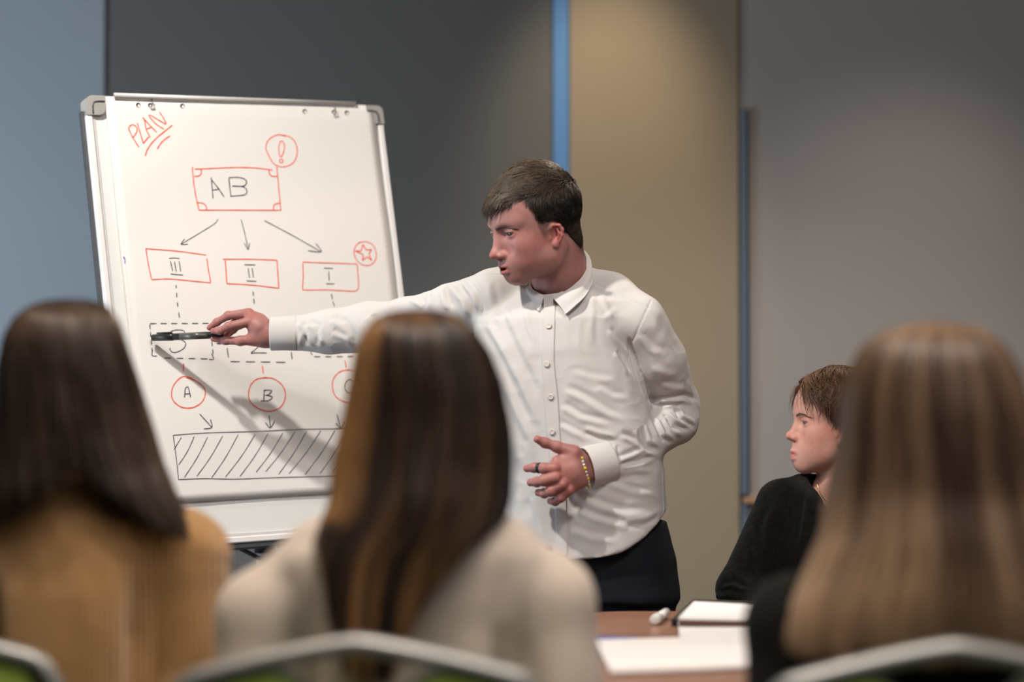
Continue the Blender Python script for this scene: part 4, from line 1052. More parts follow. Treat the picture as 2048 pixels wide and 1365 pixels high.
for bx, by in ((1099, 653), (1095, 729), (1103, 794), (1106, 864)):
    p, nn = hit(BV1, bx, by)
    p = p + nn * .0040
    b_ = MB().lathe(p, nn, [(-.001, .0052), (0, .0056), (.0010, .0056), (.0016, .0048), (.0010, .0036), (.0008, .0004)], 20).build('button', M['shirt_button'], shirt, True)
    a1 = unit(np.cross(nn, (0, 0, 1))); a2 = np.cross(nn, a1); hm = MB()
    for i in (-1, 1):
        for j in (-1, 1): hm.lathe(p + a1 * i * .0013 + a2 * j * .0013 + nn * .0009, nn, [(0, .0006), (.0003, .0006), (.0004, .0001)], 8)
    hm.build('button_hole', M['cap_grey'], b_)
# cuff bands
def ring_band(name, a, b, ra, rb, th=.0022, n=56, parent=shirt, wob=.0012):
    a, b = np.asarray(a), np.asarray(b); ax = unit(b - a); u = unit(np.cross(ax, (0, 0, 1))); v = np.cross(ax, u); V = []
    rows_ = [(0, 0), (0, th), (.05, th + .0006), (.5, th), (.95, th + .0006), (1, th), (1, 0), (.5, 0)]
    for t, h in rows_:
        for k in range(n):
            an = 2 * PI * k / n; r_ = ra + (rb - ra) * t + h + wob * math.sin(3 * an + t * 2) * .6
            V.append(a + (b - a) * t + u * r_ * math.cos(an) + v * r_ * math.sin(an))
    m_ = len(rows_)
    F = np.array([[i * n + k, i * n + (k + 1) % n, ((i + 1) % m_) * n + (k + 1) % n, ((i + 1) % m_) * n + k] for i in range(m_) for k in range(n)])
    V = np.array(V)
    return mesh_np(name, V, F, M['shirt'], parent)
cfa, cfb = P(1221, 922, 4.568), P(1172, 936, 4.550)
ring_band('cuff', cfa, cfb, .0375, .0370)
ring_band('cuff', P(594, 667, D1 + .012), P(541, 668, D1 + .012), .0335, .0315)
p, nn = P(1211, 961, 4.55), unit((-.1, -1, -.25))
MB().lathe(P(1207, 964, 4.541), nn, [(-.001, .0050), (0, .0054), (.0010, .0054), (.0014, .0040), (.0008, .0004)], 18).build('button', M['shirt_button'], shirt, True)

# collar ----------------------------------------------------------
cA = P(1122, 575, 4.685)
def collar_ring(t):
    """t 0..1 from the front opening round the back to the front; centre line of the stand's top"""
    return None
NA = P(1121, 572, 4.680)
def cpt(px, py, d): return P(px, py, d)
# top edge and lower edge of the fall collar, viewer's right flap first, round the back, to the left flap
top_e = [cpt(1101, 592, 4.603), cpt(1120, 588, 4.592), cpt(1145, 572, 4.600), cpt(1166, 550, 4.625), cpt(1172, 525, 4.665), cpt(1168, 505, 4.70), cpt(1158, 495, 4.735), cpt(1130, 492, 4.765), cpt(1095, 510, 4.765), cpt(1068, 535, 4.735), cpt(1058, 560, 4.69), cpt(1063, 576, 4.650), cpt(1078, 586, 4.618), cpt(1094, 592, 4.604)]
low_e = [cpt(1131, 629, 4.560), cpt(1152, 610, 4.560), cpt(1170, 592, 4.577), cpt(1184, 568, 4.615), cpt(1184, 548, 4.655), cpt(1180, 530, 4.70), cpt(1170, 520, 4.75), cpt(1135, 518, 4.785), cpt(1085, 535, 4.785), cpt(1052, 556, 4.745), cpt(1044, 580, 4.69), cpt(1054, 600, 4.645), cpt(1066, 612, 4.612), cpt(1078, 623, 4.590)]
def crv(pts, n):
    q = np.array(pts); e = np.concatenate([[2 * q[0] - q[1]], q, [2 * q[-1] - q[-2]]]); m_ = len(q) - 1; o = []
    for t in np.linspace(0, m_, n):
        i = min(int(t), m_ - 1) + 1; f = t - (i - 1)
        o.append(.5 * ((2 * e[i]) + (-e[i - 1] + e[i + 1]) * f + (2 * e[i - 1] - 5 * e[i] + 4 * e[i + 1] - e[i + 2]) * f * f + (-e[i - 1] + 3 * e[i] - 3 * e[i + 1] + e[i + 2]) * f ** 3))
    return np.array(o)
nC, mC = 90, 12
Te, Le = crv(top_e, nC), crv(low_e, nC); cen = (Te.mean(0) + Le.mean(0)) / 2
Vv = []
for i in range(nC):
    out = Te[i] - cen; out[2] = 0; out = unit(out)
    for j in range(mC + 1):
        t = j / mC; q = Te[i] * (1 - t) + Le[i] * t + out * (.005 * math.sin(PI * min(t * 1.2, 1)) + .001) + np.array([0, 0, .004 * math.sin(PI * t)])
        Vv.append(q)
Vv = np.array(Vv); W1 = mC + 1
Fo = np.array([[i * W1 + j, i * W1 + j + 1, (i + 1) * W1 + j + 1, (i + 1) * W1 + j] for i in range(nC - 1) for j in range(mC)])
Nn = normals_np(Vv, Fo); outv = Vv - cen
if (Nn * outv).sum() < 0: Nn = -Nn; Fo = Fo[:, ::-1]
N0 = len(Vv); Vin = Vv - Nn * .0022
bi = [j for j in range(W1)] + [i * W1 + mC for i in range(1, nC)] + [(nC - 1) * W1 + j for j in range(mC - 1, -1, -1)] + [i * W1 for i in range(nC - 2, 0, -1)]
sd = np.array([[bi[k], bi[(k + 1) % len(bi)], bi[(k + 1) % len(bi)] + N0, bi[k] + N0] for k in range(len(bi))])
collar = mesh_np('collar', np.concatenate([Vv, Vin]), np.concatenate([Fo, Fo[:, ::-1] + N0, sd]), M['shirt'], shirt)
# collar stand inside
Sb = [q + unit((cen - q) * [1, 1, 0]) * .002 - np.array([0, 0, .040]) for q in Te]
Vv = np.array([Te[i] * (1 - j / 4) + Sb[i] * j / 4 - np.array([0, 0, .001]) for i in range(nC) for j in range(5)]); Fo = np.array([[i * 5 + j, i * 5 + j + 1, (i + 1) * 5 + j + 1, (i + 1) * 5 + j] for i in range(nC - 1) for j in range(4)])
mesh_np('collar_stand', Vv, Fo, M['shirt'], collar)
b1 = MB().obox(P(1097, 606, 4.592), unit(P(1110, 606, 4.588) - P(1095, 606, 4.588)), unit((0, -.25, 1)), (0, -1, -.25), .009, .015, .001).build('collar_tab', M['shirt'], collar)

# trousers ---------------------------------------------------------
tf = Field((-.22, 4.40, .02), (.46, 4.98, .95), .008)
tf.rows([(P(0, 1040, 4.68)[2], P(1172, 0, 4.69)[0], 4.695, .158, .115, -YAWT), (P(0, 1120, 4.68)[2], P(1182, 0, 4.69)[0], 4.70, .165, .122, -YAWT), (P(0, 1200, 4.68)[2], P(1190, 0, 4.69)[0], 4.70, .165, .125, -YAWT)], k=.02)
for s, fx, fy in ((-1, -.17, .02), (1, .04, -.02)):
    hip = HIPC + (s * .078, -s * .03, -.04); kn = hip + (fx * .45, -.02 + fy, -.34); an = hip + (fx, fy + .03, -.69)
    tf.chain([hip, kn, an], [.088, .066, .056], k=.02)
V, F = tf.mesh(); V, F = subdiv(V, F, 1); N_ = normals_np(V, F)
V = V + N_ * (vnoise(V * [12, 12, 25], 31) * .004)[:, None]
mesh_np('trousers', V, F, M['trousers'], person)
for s, fx, fy in ((-1, -.17, .02), (1, .04, -.02)):
    an = HIPC + (s * .075, -s * .03, 0) + (fx, fy + .03, -.74); f_ = Field(an - (.16, .24, .075), an + (.16, .1, .06), .006)
    f_.ell(an + (-.025, -.055, -.022), (.045, .125, .038), k=.02); f_.cap(an + (0, .01, -.02), an + (0, .01, .02), .045, .045, k=.02)
    f_.put(lambda a, b, c: .004 - c + 0 * a + 0 * b, an - .3, an + .3, k=.003, op='i', pad=0)
    V, F = f_.mesh(); mesh_np('shoe', V, F, M['black'], person)
# bracelet and ring -------------------------------------------------
M['bead_yellow'] = mat('yellow_bead', (.62, .50, .03), .3); M['bead_pearl'] = mat('pearl_bead', (.62, .60, .58), .2, coat=.5)
wc = P(1165, 937, 4.538); axw = unit(P(1180, 933, 4.549) - P(1150, 942, 4.546)); u_ = unit(np.cross(axw, (0, 0, 1))); v_ = np.cross(axw, u_)
br = MB().tube([wc + u_ * .0345 * math.cos(t) + v_ * .0385 * math.sin(t) for t in np.linspace(0, 2 * PI, 40, endpoint=False)], .0007, 6, closed=True).build('bracelet', M['shirt_button'], person, True)
nb = 36
for k in range(nb):
    t = 2 * PI * k / nb; big = k % 3 == 0
    b_ = MB().sphere(wc + u_ * .0352 * math.cos(t) + v_ * .0392 * math.sin(t), .0037 if big else .0030, 8).build('bead', M['bead_yellow'] if big else M['bead_pearl'], br, True)
q0, q1 = HL(400, 668, D0 + .001), HL(388, 668, D0 + .004)
rg = unit(HL(470, 665, D0 - .006) - HL(335, 655, D0 + .006)); u2 = unit(np.cross(rg, (0, 0, 1))); v2 = np.cross(rg, u2); rc = HL(400, 660, D0 - .0005)
MB().lathe(rc, rg, [(-.0030, .0088), (-.0030, .0101), (0, .0105), (.0030, .0101), (.0030, .0088)], 32).build('ring', M['black'], person, True)
# marker pen --------------------------------------------------------
pa, pb = px2b(305, 676, .026); pen0 = bp(pa, pb, .026); pen1 = HR(560, 765, D1 + .010)
pd = unit(pen1 - pen0); Lp = np.linalg.norm(pen1 - pen0)
pen = empty('marker_pen', pen1, 'black marker pen held out by the standing man towards the flipchart', 'marker pen')
MB().lathe(pen0, pd, [(.042, .0060), (.046, .0072), (Lp * .95, .0072), (Lp, .0066), (Lp + .002, .003)], 20).build('barrel', M['black'], pen, True)
MB().lathe(pen0, pd, [(-.001, .004), (0, .0068), (.040, .0080), (.046, .0080), (.047, .0070)], 20).build('cap', M['black'], pen, True)
M['pen_label'] = mat('pen_label', (.07, .07, .06), .3)
MB().lathe(pen0, pd, [(.062, .0070), (.062, .00735), (Lp * .80, .00735), (Lp * .80, .0070)], 20).build('printed_band', M['pen_label'], pen, True)
up_ = unit(np.array([0, -.3, 1.0]) - pd * (np.array([0, -.3, 1.0]) @ pd))
MB().obox(pen0 + pd * .028 + up_ * .0092, pd, np.cross(up_, pd), up_, .017, .0018, .0012).build('clip', M['black'], pen)
# ================================================================== seated audience
def rows_px(rows, d):
    """(py, cx, half width px, back depth m, front depth m, depth offset)"""
    out = []
    for py, cx_, hw_, b, f_, off in rows:
        q = P(cx_, py, d); out.append((q[0], d + off, q[2], hw_ * d / FPX, b, f_))
    return np.array(out)
def long_hair(name, parent, R, n, endf, colf2, seed, width=.0028, seg=26, open_from=4, S=1.0):
    """R rows from crown down: x, y, z, half width, back depth (towards the viewer's side), front depth"""
    r = np.random.default_rng(seed); m = len(R)
    cum = np.concatenate([[0], np.cumsum(np.linalg.norm(np.diff(R[:, [2, 3]], axis=0), axis=1))]); cum /= cum[-1]
    def at(t, th, lay):
        g = [np.interp(t, cum, R[:, i]) for i in range(6)]
        c, s_ = np.cos(th), np.sin(th); dep = np.where(s_ < 0, g[4], g[5])
        return np.stack([g[0] + g[3] * c * lay, g[1] + dep * s_ * lay, g[2] - 0 * c], -1)
    # inner body of the hair
    nt, nh = 40, 48; T = np.linspace(0, 1, nt); TH = np.linspace(0, 2 * PI, nh, endpoint=False)
    tt, hh_ = np.meshgrid(T, TH, indexing='ij'); E_ = endf(hh_)
    V = at(np.minimum(tt, 1) * E_ * .96, hh_, .88).reshape(-1, 3)
    F = np.array([[i * nh + k, i * nh + (k + 1) % nh, (i + 1) * nh + (k + 1) % nh, (i + 1) * nh + k] for i in range(nt - 1) for k in range(nh)])
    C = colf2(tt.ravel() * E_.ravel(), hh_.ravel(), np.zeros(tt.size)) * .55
    base = mesh_np(name, V, F, M['hair_base'], parent, True, C)
    th0 = r.random(n) * 2 * PI; th0 = th0[np.sin(th0) < .62] ; n = len(th0)
    lay = .90 + .12 * r.random(n) ** .8; s_ = np.linspace(0, 1, seg)
    lock = vnoise(np.stack([th0 * 5, th0 * 0 + seed, th0 * 0], 1), seed)
    e = endf(th0) * (.93 + .09 * r.random(n))
    t = s_[None] * e[:, None]
    a1 = r.normal(size=n) * .03; ph = r.random(n) * 6
    th = th0[:, None] + a1[:, None] * np.sin(s_[None] * 5 + ph[:, None]) + (lock * .10)[:, None] * s_[None] ** 2 + vnoise(np.stack([th0 * 9, th0 * 0, th0 * 0 + 3], 1), seed + 1)[:, None] * .06 * np.sin(s_[None] * 7)
    LY = lay[:, None] + .035 * vnoise(np.stack([(th0 * 6)[:, None] + 0 * t, t * 5, 0 * t], -1).reshape(-1, 3), seed + 2).reshape(t.shape)
    Pt = at(t, th, LY)
    ce = at(t, th, LY * 0); Nn = Pt - ce; Nn /= np.linalg.norm(Nn, axis=2, keepdims=True) + 1e-9
    Nn[:, :3, 2] += 1.0; Nn /= np.linalg.norm(Nn, axis=2, keepdims=True)
    W = width * (.6 + .8 * r.random(n))[:, None] * np.interp(s_, [0, .1, .8, 1], [.5, 1, .8, .1])[None]
    rr = r.random(n)
    Cc = colf2(t.ravel(), th.ravel(), np.repeat(rr, seg)).reshape(n, seg, 3)
    strands('hair_locks', Pt, W, Cc, Nn, M['hair_long'], base, .5)
    return base

def audience(label, d, px_c, rows_t, sh, el, fo, headp, yaw, sweater, rib_mat_name=None, skin=(.5, .27, .22), lean=.0):
    root = empty('person', (P(px_c, 1000, d)[0], d, 0), label, 'person')
    X0 = P(px_c, 1000, d)[0]
    fr = Frame(P(headp[0], headp[1], d - .005), PI + yaw, 0.05, 0, .93)
    nk = [fr.w((-.03, 0, -.06)), P(px_c, rows_t[1][0] + 20, d + .0)]
    V, F = head_mesh(fr, FEM, .0045, nk, .048, 0, False); Vl = V.copy(); C = skin_color(V, skin, (.5, .15, .12), (.45, .12, .1), FEM)
    V = fr.w(V)
    bf = Field((X0 - .34, d - .25, -.0), (X0 + .34, d + .75, 1.05), .014)
    bf.chain([(X0, d, P(px_c, rows_t[2][0], d)[2]), (X0, d, .62)], [.07, .09], k=.03)
    for s in (-1, 1):
        hip, kn, an = np.array([X0 + s * .09, d + .02, .53]), np.array([X0 + s * .11, d + .45, .50]), np.array([X0 + s * .10, d + .46, .09])
        bf.chain([hip, kn, an], [.07, .05, .035], k=.02); bf.cap(an - (0, 0, .03), an + (s * .02, .13, -.05), .034, .026, k=.02)
    Vb, Fb = bf.mesh()
    hands = []
    arms = []
    for s in (-1, 1):
        q0 = P(sh[0 if s < 0 else 1][0], sh[0 if s < 0 else 1][1], d); q1 = P(el[0 if s < 0 else 1][0], el[0 if s < 0 else 1][1], d - .02); q2 = np.array([X0 + s * .06, d + .22, .63])
        arms.append((q0, q1, q2)); pal = q2 + unit(q2 - q1) * .07
        dr = unit(q2 - q1); ac = unit(np.cross(dr, (0, 0, 1)))
        fg = [([pal + ac * (k - 1.5) * .017, pal + ac * (k - 1.5) * .019 + dr * .035 - (0, 0, .01), pal + ac * (k - 1.5) * .019 + dr * (.055 + .008 * (k in (1, 2))) - (0, 0, .028)], [.009, .008, .0065]) for k in range(4)]
        fg.append(([q2 + dr * .02 - ac * s * .02, q2 + dr * .05 - ac * s * .045, q2 + dr * .075 - ac * s * .05], [.011, .009, .007]))
        vh, fh = hand_mesh(fg, [([q2 - dr * .05, q2], [.022, .024])] + [([q2, pal + ac * (k - 1.5) * .016], [.022, .012]) for k in range(4)], .004); hands.append((vh, fh))
    Va, Fa = join_np([(V, F), (Vb, Fb)] + hands)
    CC = np.concatenate([C, np.repeat(np.array([skin]), len(Va) - len(C), 0)])
    mesh_np('body', Va, Fa, M['skin'], root, True, CC)
    eyeballs(fr, root)
    # sweater
    f_ = Field((X0 - .36, d - .24, .42), (X0 + .36, d + .40, 1.12), .0075)
    rr = []
    for py, cx_, hw_, hd in rows_t:
        q = P(cx_, py, d); rr.append((q[2], q[0], d, hw_ * d / FPX, hd, 0))
    rr.append((.50, X0, d, rr[-1][3] * 1.02, .125, 0)); f_.rows(rr, k=.02)
    f_.cap((X0, d, .55), (X0, d, .52), .13, .14, k=.04)
    for (q0, q1, q2) in arms:
        top = P(px_c, rows_t[2][0] - 5, d)
        f_.chain([top, q0], [.045, .054], k=.045); f_.chain([q0, q1], [.056, .050], k=.018); f_.chain([q1, q2], [.050, .036], k=.016)
    f_.cap(nk[0] * .3 + nk[1] * .7, nk[1] * .6 + nk[0] * .4, .056, .052, k=.01)
    f_.cap(nk[0] * .55 + nk[1] * .45, nk[0], .050, .06, k=.004, op='s')
    V, F = f_.mesh(); V, F = subdiv(smooth_np(V, F, 1, .4), F, 1); N_ = normals_np(V, F)
    V = V + N_ * (vnoise(V * [11, 11, 5], 41) * .010 + vnoise(V * [30, 30, 14] + vnoise(V * 8, 4)[:, None], 42) * .003)[:, None]
    for (q0, q1, q2) in arms:        # crease between sleeve and back
        s = np.sign(q0[0] - X0); 
        g = ((V[:, 0] - (q0[0] - s * (.062 + (q0[2] - V[:, 2]) * -.04))) / .013) ** 2; msk = np.exp(-g) * (V[:, 1] < d) * np.clip((q0[2] - .02 - V[:, 2]) / .08, 0, 1)
        V = V - N_ * (.016 * msk)[:, None]
    mesh_np('sweater', V, F, sweater, root)
    t_ = Field((X0 - .3, d - .22, .03), (X0 + .3, d + .62, .68), .012)
    t_.ell((X0, d + .02, .55), (.19, .15, .11), k=.03)
    for s in (-1, 1):
        t_.chain([(X0 + s * .09, d + .02, .53), (X0 + s * .11, d + .45, .50), (X0 + s * .10, d + .46, .12)], [.085, .065, .055], k=.03)
    V, F = t_.mesh(); mesh_np('trousers', V, F, M['jeans'], root)
    for s in (-1, 1):
        an = np.array([X0 + s * .10, d + .50, .045]); g = Field(an - .16, an + .16, .008); g.ell(an + (0, .02, 0), (.045, .125, .04), k=.02)
        V, F = g.mesh(); V[:, 2] = np.maximum(V[:, 2], .004); mesh_np('shoe', V, F, M['black'], root)
    return root, fr

M['jeans'] = mat('dark_jeans', (.03, .04, .07), .85, bump=.3, bscale=500)
M['camel_knit'] = mat('camel_ribbed_knit', (.54, .29, .105), .9, rib=42, sheen=.3, spec=.15)
M['cream_knit'] = mat('cream_knit', (.68, .575, .48), .9, bump=.5, bscale=160, sheen=.3, spec=.15)
M['black_knit'] = mat('black_wool_knit', (.012, .012, .010), .95, bump=1.0, bscale=240, sheen=.05, spec=.1, noise=.6, nscale=120)

def lerp3(a, b, t): return np.array(a)[None] + (np.array(b) - np.array(a))[None] * np.clip(t, 0, 1)[:, None]
# left woman, camel sweater -----------------------------------------
dA = 3.30
rootA, frA = audience('person seen from behind with dark brown hair and a camel ribbed sweater', dA, 152,
    [(985, 160, 60, .06), (1008, 158, 105, .075), (1040, 155, 170, .09), (1090, 152, 200, .10), (1180, 150, 185, .112), (1300, 150, 175, .118), (1420, 150, 175, .12)],
    [(-75, 1112), (378, 1112)], [(-85, 1400), (385, 1400)], None, (140, 765), .0, M['camel_knit'])
RA = rows_px([(601, 142, 8, .01, .01, .0), (604, 142, 40, .035, .035, .0), (616, 138, 74, .07, .07, 0), (640, 133, 98, .095, .085, 0), (680, 130, 116, .108, .085, 0), (730, 132, 128, .115, .06, 0), (800, 140, 142, .118, .045, 0), (870, 146, 156, .120, .04, 0), (930, 152, 170, .122, .04, -.005), (985, 160, 186, .12, .04, -.02), (1040, 176, 205, .11, .04, -.03), (1075, 190, 215, .105, .04, -.035)], dA)
def endA(th):
    c = np.cos(th); x = c
    return np.interp(x, [-1, -.6, -.2, .05, .25, .5, .8, 1], [.95, .93, .84, .74, .74, .88, .98, 1.0])
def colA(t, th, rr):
    hi = np.exp(-((t - .20) / .07) ** 2) * (.25 + .35 * rr) + .22 * (rr > .80) + .35 * (np.cos(th) > .55) * rr * (t > .5)  # band near the crown is a highlight painted into the locks
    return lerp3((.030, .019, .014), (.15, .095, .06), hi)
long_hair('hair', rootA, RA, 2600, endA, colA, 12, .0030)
# middle woman, cream sweater ---------------------------------------
dB = 3.05
rootB, frB = audience('person seen from behind with long straight brown hair and a cream sweater', dB, 820,
    [(990, 825, 70, .06), (1020, 822, 110, .075), (1055, 820, 190, .09), (1110, 820, 235, .10), (1200, 820, 225, .112), (1320, 820, 215, .118), (1450, 820, 210, .12)],
    [(533, 1232), (1098, 1200)], [(522, 1460), (1124, 1460)], None, (838, 795), .0, M['cream_knit'])
RB = rows_px([(620, 835, 8, .01, .01, 0), (624, 835, 42, .035, .035, 0), (637, 836, 80, .07, .07, 0), (662, 840, 106, .095, .085, 0), (705, 845, 130, .108, .085, 0), (765, 852, 147, .115, .055, 0), (850, 853, 162, .120, .045, 0), (930, 847, 174, .125, .04, -.005), (1000, 842, 178, .125, .03, -.02), (1050, 824, 180, .105, .02, -.045), (1110, 790, 164, .07, .02, -.085), (1180, 778, 152, .05, .02, -.110), (1260, 770, 142, .04, .015, -.125), (1345, 765, 128, .035, .01, -.132)], dB)
def endB(th):
    return np.interp(np.cos(th), [-1, -.75, -.5, .3, .6, .8, 1], [.66, .74, .98, 1.0, .80, .70, .62])
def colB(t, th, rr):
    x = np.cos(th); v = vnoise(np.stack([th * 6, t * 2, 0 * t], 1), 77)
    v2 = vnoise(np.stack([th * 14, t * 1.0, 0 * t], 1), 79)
    hi = -.10 + .9 * np.clip((-x - .45) / .4, 0, 1) * (t > .12) * (t < .62) + .75 * np.clip((t - .5) / .3, 0, 1) * np.clip(.3 + 1.1 * v2, 0, 1) + .25 * v + .12 * (rr > .75) + .35 * np.exp(-((t - .10) / .04) ** 2)  # last term paints a highlight across the top of the head
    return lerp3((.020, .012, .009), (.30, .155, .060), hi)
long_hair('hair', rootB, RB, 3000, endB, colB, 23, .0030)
# right woman, dark top, fair hair ----------------------------------
dC = 2.88
rootC, frC = audience('person seen from behind with long fair brown hair and a black top', dC, 1868,
    [(1090, 1868, 70, .06), (1115, 1868, 110, .075), (1145, 1868, 190, .09), (1200, 1868, 240, .10), (1290, 1868, 225, .112), (1400, 1868, 215, .118)],
    [(1592, 1248), (2144, 1248)], [(1572, 1520), (2164, 1520)], None, (1862, 835), .0, M['black_knit'])
RC = rows_px([(648, 1872, 8, .01, .01, 0), (652, 1872, 48, .035, .035, 0), (668, 1866, 100, .07, .07, 0), (698, 1863, 138, .095, .085, 0), (745, 1864, 164, .110, .085, 0), (810, 1866, 180, .118, .06, 0), (900, 1870, 194, .122, .045, 0), (990, 1874, 212, .126, .04, 0), (1070, 1876, 226, .128, .03, -.015), (1140, 1878, 262, .115, .02, -.035), (1200, 1878, 296, .085, .02, -.07), (1260, 1878, 312, .065, .02, -.09), (1310, 1878, 310, .05, .02, -.105)], dC)
def endC(th): return np.interp(np.cos(th), [-1, -.5, .5, 1], [.97, 1.0, 1.0, .97])
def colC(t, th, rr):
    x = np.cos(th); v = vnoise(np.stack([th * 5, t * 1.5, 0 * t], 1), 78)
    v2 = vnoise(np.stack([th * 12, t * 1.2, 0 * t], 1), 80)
    hi = .06 + .75 * np.clip((t - .5) / .4, 0, 1) * (.40 + .60 * np.clip(-x + .3, 0, 1)) + .26 * v + .20 * v2 + .15 * np.clip(-x - .2, 0, 1) + .30 * np.exp(-((t - .10) / .05) ** 2) + .12 * (rr > .7)  # band at the top: spotlight highlight put into the lock colour
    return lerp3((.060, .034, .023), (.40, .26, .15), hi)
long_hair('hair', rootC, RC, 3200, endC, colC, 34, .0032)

# ================================================================== woman in black across the table
dD = 4.95
WF = Frame(P(1664, 848, dD - .01), math.radians(79), math.radians(-3), math.radians(0), .89)
pw = empty('person', (P(1630, 1200, dD)[0], dD, 0), 'seated woman with short auburn hair and a black sweater looking towards the flipchart', 'person')
nkw = [WF.w((-.030, 0, -.05)), P(1668, 985, dD + .005), P(1668, 1030, dD + .01)]
Vw, Fw = head_mesh(WF, FEM, .0021, nkw, .047)
Cw = skin_color(Vw, (.56, .31, .245), (.56, .17, .13), (.48, .13, .12), FEM)
Vw = face_warp(Vw, -.03)
Vww = WF.w(Vw)
XD = P(1640, 1200, dD)[0]; YT = math.radians(38)
fD, lD = np.array([-math.sin(YT), -math.cos(YT), 0]), np.array([math.cos(YT), -math.sin(YT), 0])
bD = Field((XD - .45, dD - .75, 0), (XD + .45, dD + .35, 1.0), .014)
cD = np.array([XD, dD + .02, 0.0]); fK = unit((-.05, -1, 0))
bD.chain([cD + (0, 0, .90), cD + (0, 0, .56)], [.06, .10], k=.03)
for s in (-1, 1):
    hip = cD + lD * s * .09 + (0, 0, .52); kn = hip + fK * .40 - (0, 0, .03); an = kn - fD * .02 - (0, 0, .40)
    bD.chain([hip, kn, an], [.07, .05, .035], k=.02); bD.cap(an, an + fD * .12 - (0, 0, .05), .033, .026, k=.02)
Vb, Fb = bD.mesh()
armR = [P(1556, 1022, dD - .01), P(1478, 1178, dD - .07), P(1580, 1252, dD - .20)]
armL = [cD + lD * .17 + (0, 0, .88), cD + lD * .22 + fD * .06 + (0, 0, .72), cD + lD * .10 + fD * .24 + (0, 0, .68)]
hd_ = []
for (q0, q1, q2), s in ((armR, -1), (armL, 1)):
    dr = unit(q2 - q1); ac = unit(np.cross(dr, (0, 0, 1))); pal = q2 + dr * .07
    fg = [([pal + ac * (k - 1.5) * .016, pal + ac * (k - 1.5) * .018 + dr * .03, pal + ac * (k - 1.5) * .018 + dr * (.05 + .008 * (k in (1, 2))) - (0, 0, .010)], [.008, .0075, .006]) for k in range(4)]
    fg.append(([q2 + dr * .02 + ac * s * .02, q2 + dr * .05 + ac * s * .04, q2 + dr * .07 + ac * s * .045], [.010, .008, .0065]))
    hd_.append(hand_mesh(fg, [([q2 - dr * .05, q2], [.02, .021])] + [([q2, pal + ac * (k - 1.5) * .015], [.018, .010]) for k in range(4)], .004))
V, F = join_np([(Vww, Fw), (Vb, Fb)] + hd_)
mesh_np('body', V, F, M['skin'], pw, True, np.concatenate([Cw, np.repeat(np.array([[.56, .31, .245]]), len(V) - len(Cw), 0)]))
WBV = BVHTree.FromPolygons([Vector(v) for v in Vww], [tuple(f_) for f_ in Fw.tolist()])
eyeballs(WF, pw, (.12, .10, .07), gaze=(.05, .02))
for s in (-1, 1):
    brow(WF, pw, s, [(.0905, s * .011, .0135), (.0865, s * .022, .0185), (.078, s * .034, .0180), (.066, s * .046, .0120)], (.10, .055, .035), 120, .0004, .007, .0038, bvh=WBV)
WLX = [-.13, -.10, -.07, -.045, -.030, -.015, -.002, .006, .016, .028, .040, .052, .065, .085]
WLZ = [-.075, -.075, -.070, -.050, -.015, -.004, -.030, -.036, -.018, .008, .038, .066, .084, .096]
cf = Field((-.14, -.11, -.10), (.12, .11, .15), .003)
cf.ell((-.014, 0, .036), (.102, .082, .088), k=.005); cf.ell((-.055, 0, -.025), (.045, .058, .055), k=.02); cf.ell((.014, 0, .072), (.078, .068, .042), k=.02)
cf.put(lambda a, b, c: np.interp(a.ravel(), WLX, WLZ).reshape(a.shape) - .002 - c + 0 * b, (-.14, -.11, -.10), (.12, .11, .15), k=.006, op='i')
for s in (-1, 1): cf.ell((.004, s * .086, -.028), (.018, .018, .022), k=.004, op='s')
Vc, Fc = cf.mesh(); Vc, Fc = subdiv(Vc, Fc, 1); Nc = normals_np(Vc, Fc); n_ = vnoise(Vc * [90, 90, 90], 6)
hairW = mesh_np('hair', WF.w(Vc + Nc * (n_ * .002)[:, None]), Fc, M['hair_base'], pw, True, np.array([.045, .024, .014])[None] * (1 + .4 * n_[:, None]))
def wroot(q): return q[:, 2] > np.interp(q[:, 0], WLX, WLZ) + .008
def wdir(q):
    t = np.clip((q[:, 2] - .06) / .05, 0, 1)[:, None]; fwd = np.clip((q[:, 0] - .02) / .05, 0, 1)[:, None]
    top = np.stack([.15 - 0 * q[:, 0], np.sign(q[:, 1] + .02) * 1.0, -.1 + 0 * q[:, 0]], 1)
    sd_ = np.stack([-.55 + 0 * q[:, 0], 0 * q[:, 0], -1 + 0 * q[:, 0]], 1)
    return top * t + sd_ * (1 - t)
def wcol(q, r):  # lit golden top and shaded lower layer painted into the strands
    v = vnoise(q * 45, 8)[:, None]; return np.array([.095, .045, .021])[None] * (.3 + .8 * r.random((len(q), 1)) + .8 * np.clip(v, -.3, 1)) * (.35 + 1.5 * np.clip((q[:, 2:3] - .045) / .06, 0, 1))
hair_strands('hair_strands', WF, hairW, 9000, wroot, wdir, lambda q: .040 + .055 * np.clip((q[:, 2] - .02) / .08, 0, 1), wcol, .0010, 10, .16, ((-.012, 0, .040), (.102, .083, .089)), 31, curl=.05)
hair_strands('fringe', WF, hairW, 110, lambda q: (q[:, 0] > .035) & (q[:, 2] > .070), lambda q: np.stack([.8 + 0 * q[:, 0], q[:, 1] * 0 + .15, -.7 + 0 * q[:, 0]], 1), lambda q: .035 + 0 * q[:, 0], wcol, .0007, 8, .45, ((-.010, 0, .040), (.098, .079, .086)), 32, curl=.07)
M['gold'] = mat('gold', (.65, .42, .18), .25, metal=1)
e0 = WF.w((.006, .078, -.046)); 
MB().tube([e0 + np.array([math.cos(t) * .004, -.002, math.sin(t) * .005 - .004]) for t in np.linspace(0, 2 * PI, 14, endpoint=False)], .0009, 6, closed=True).build('earring', M['gold'], pw, True)
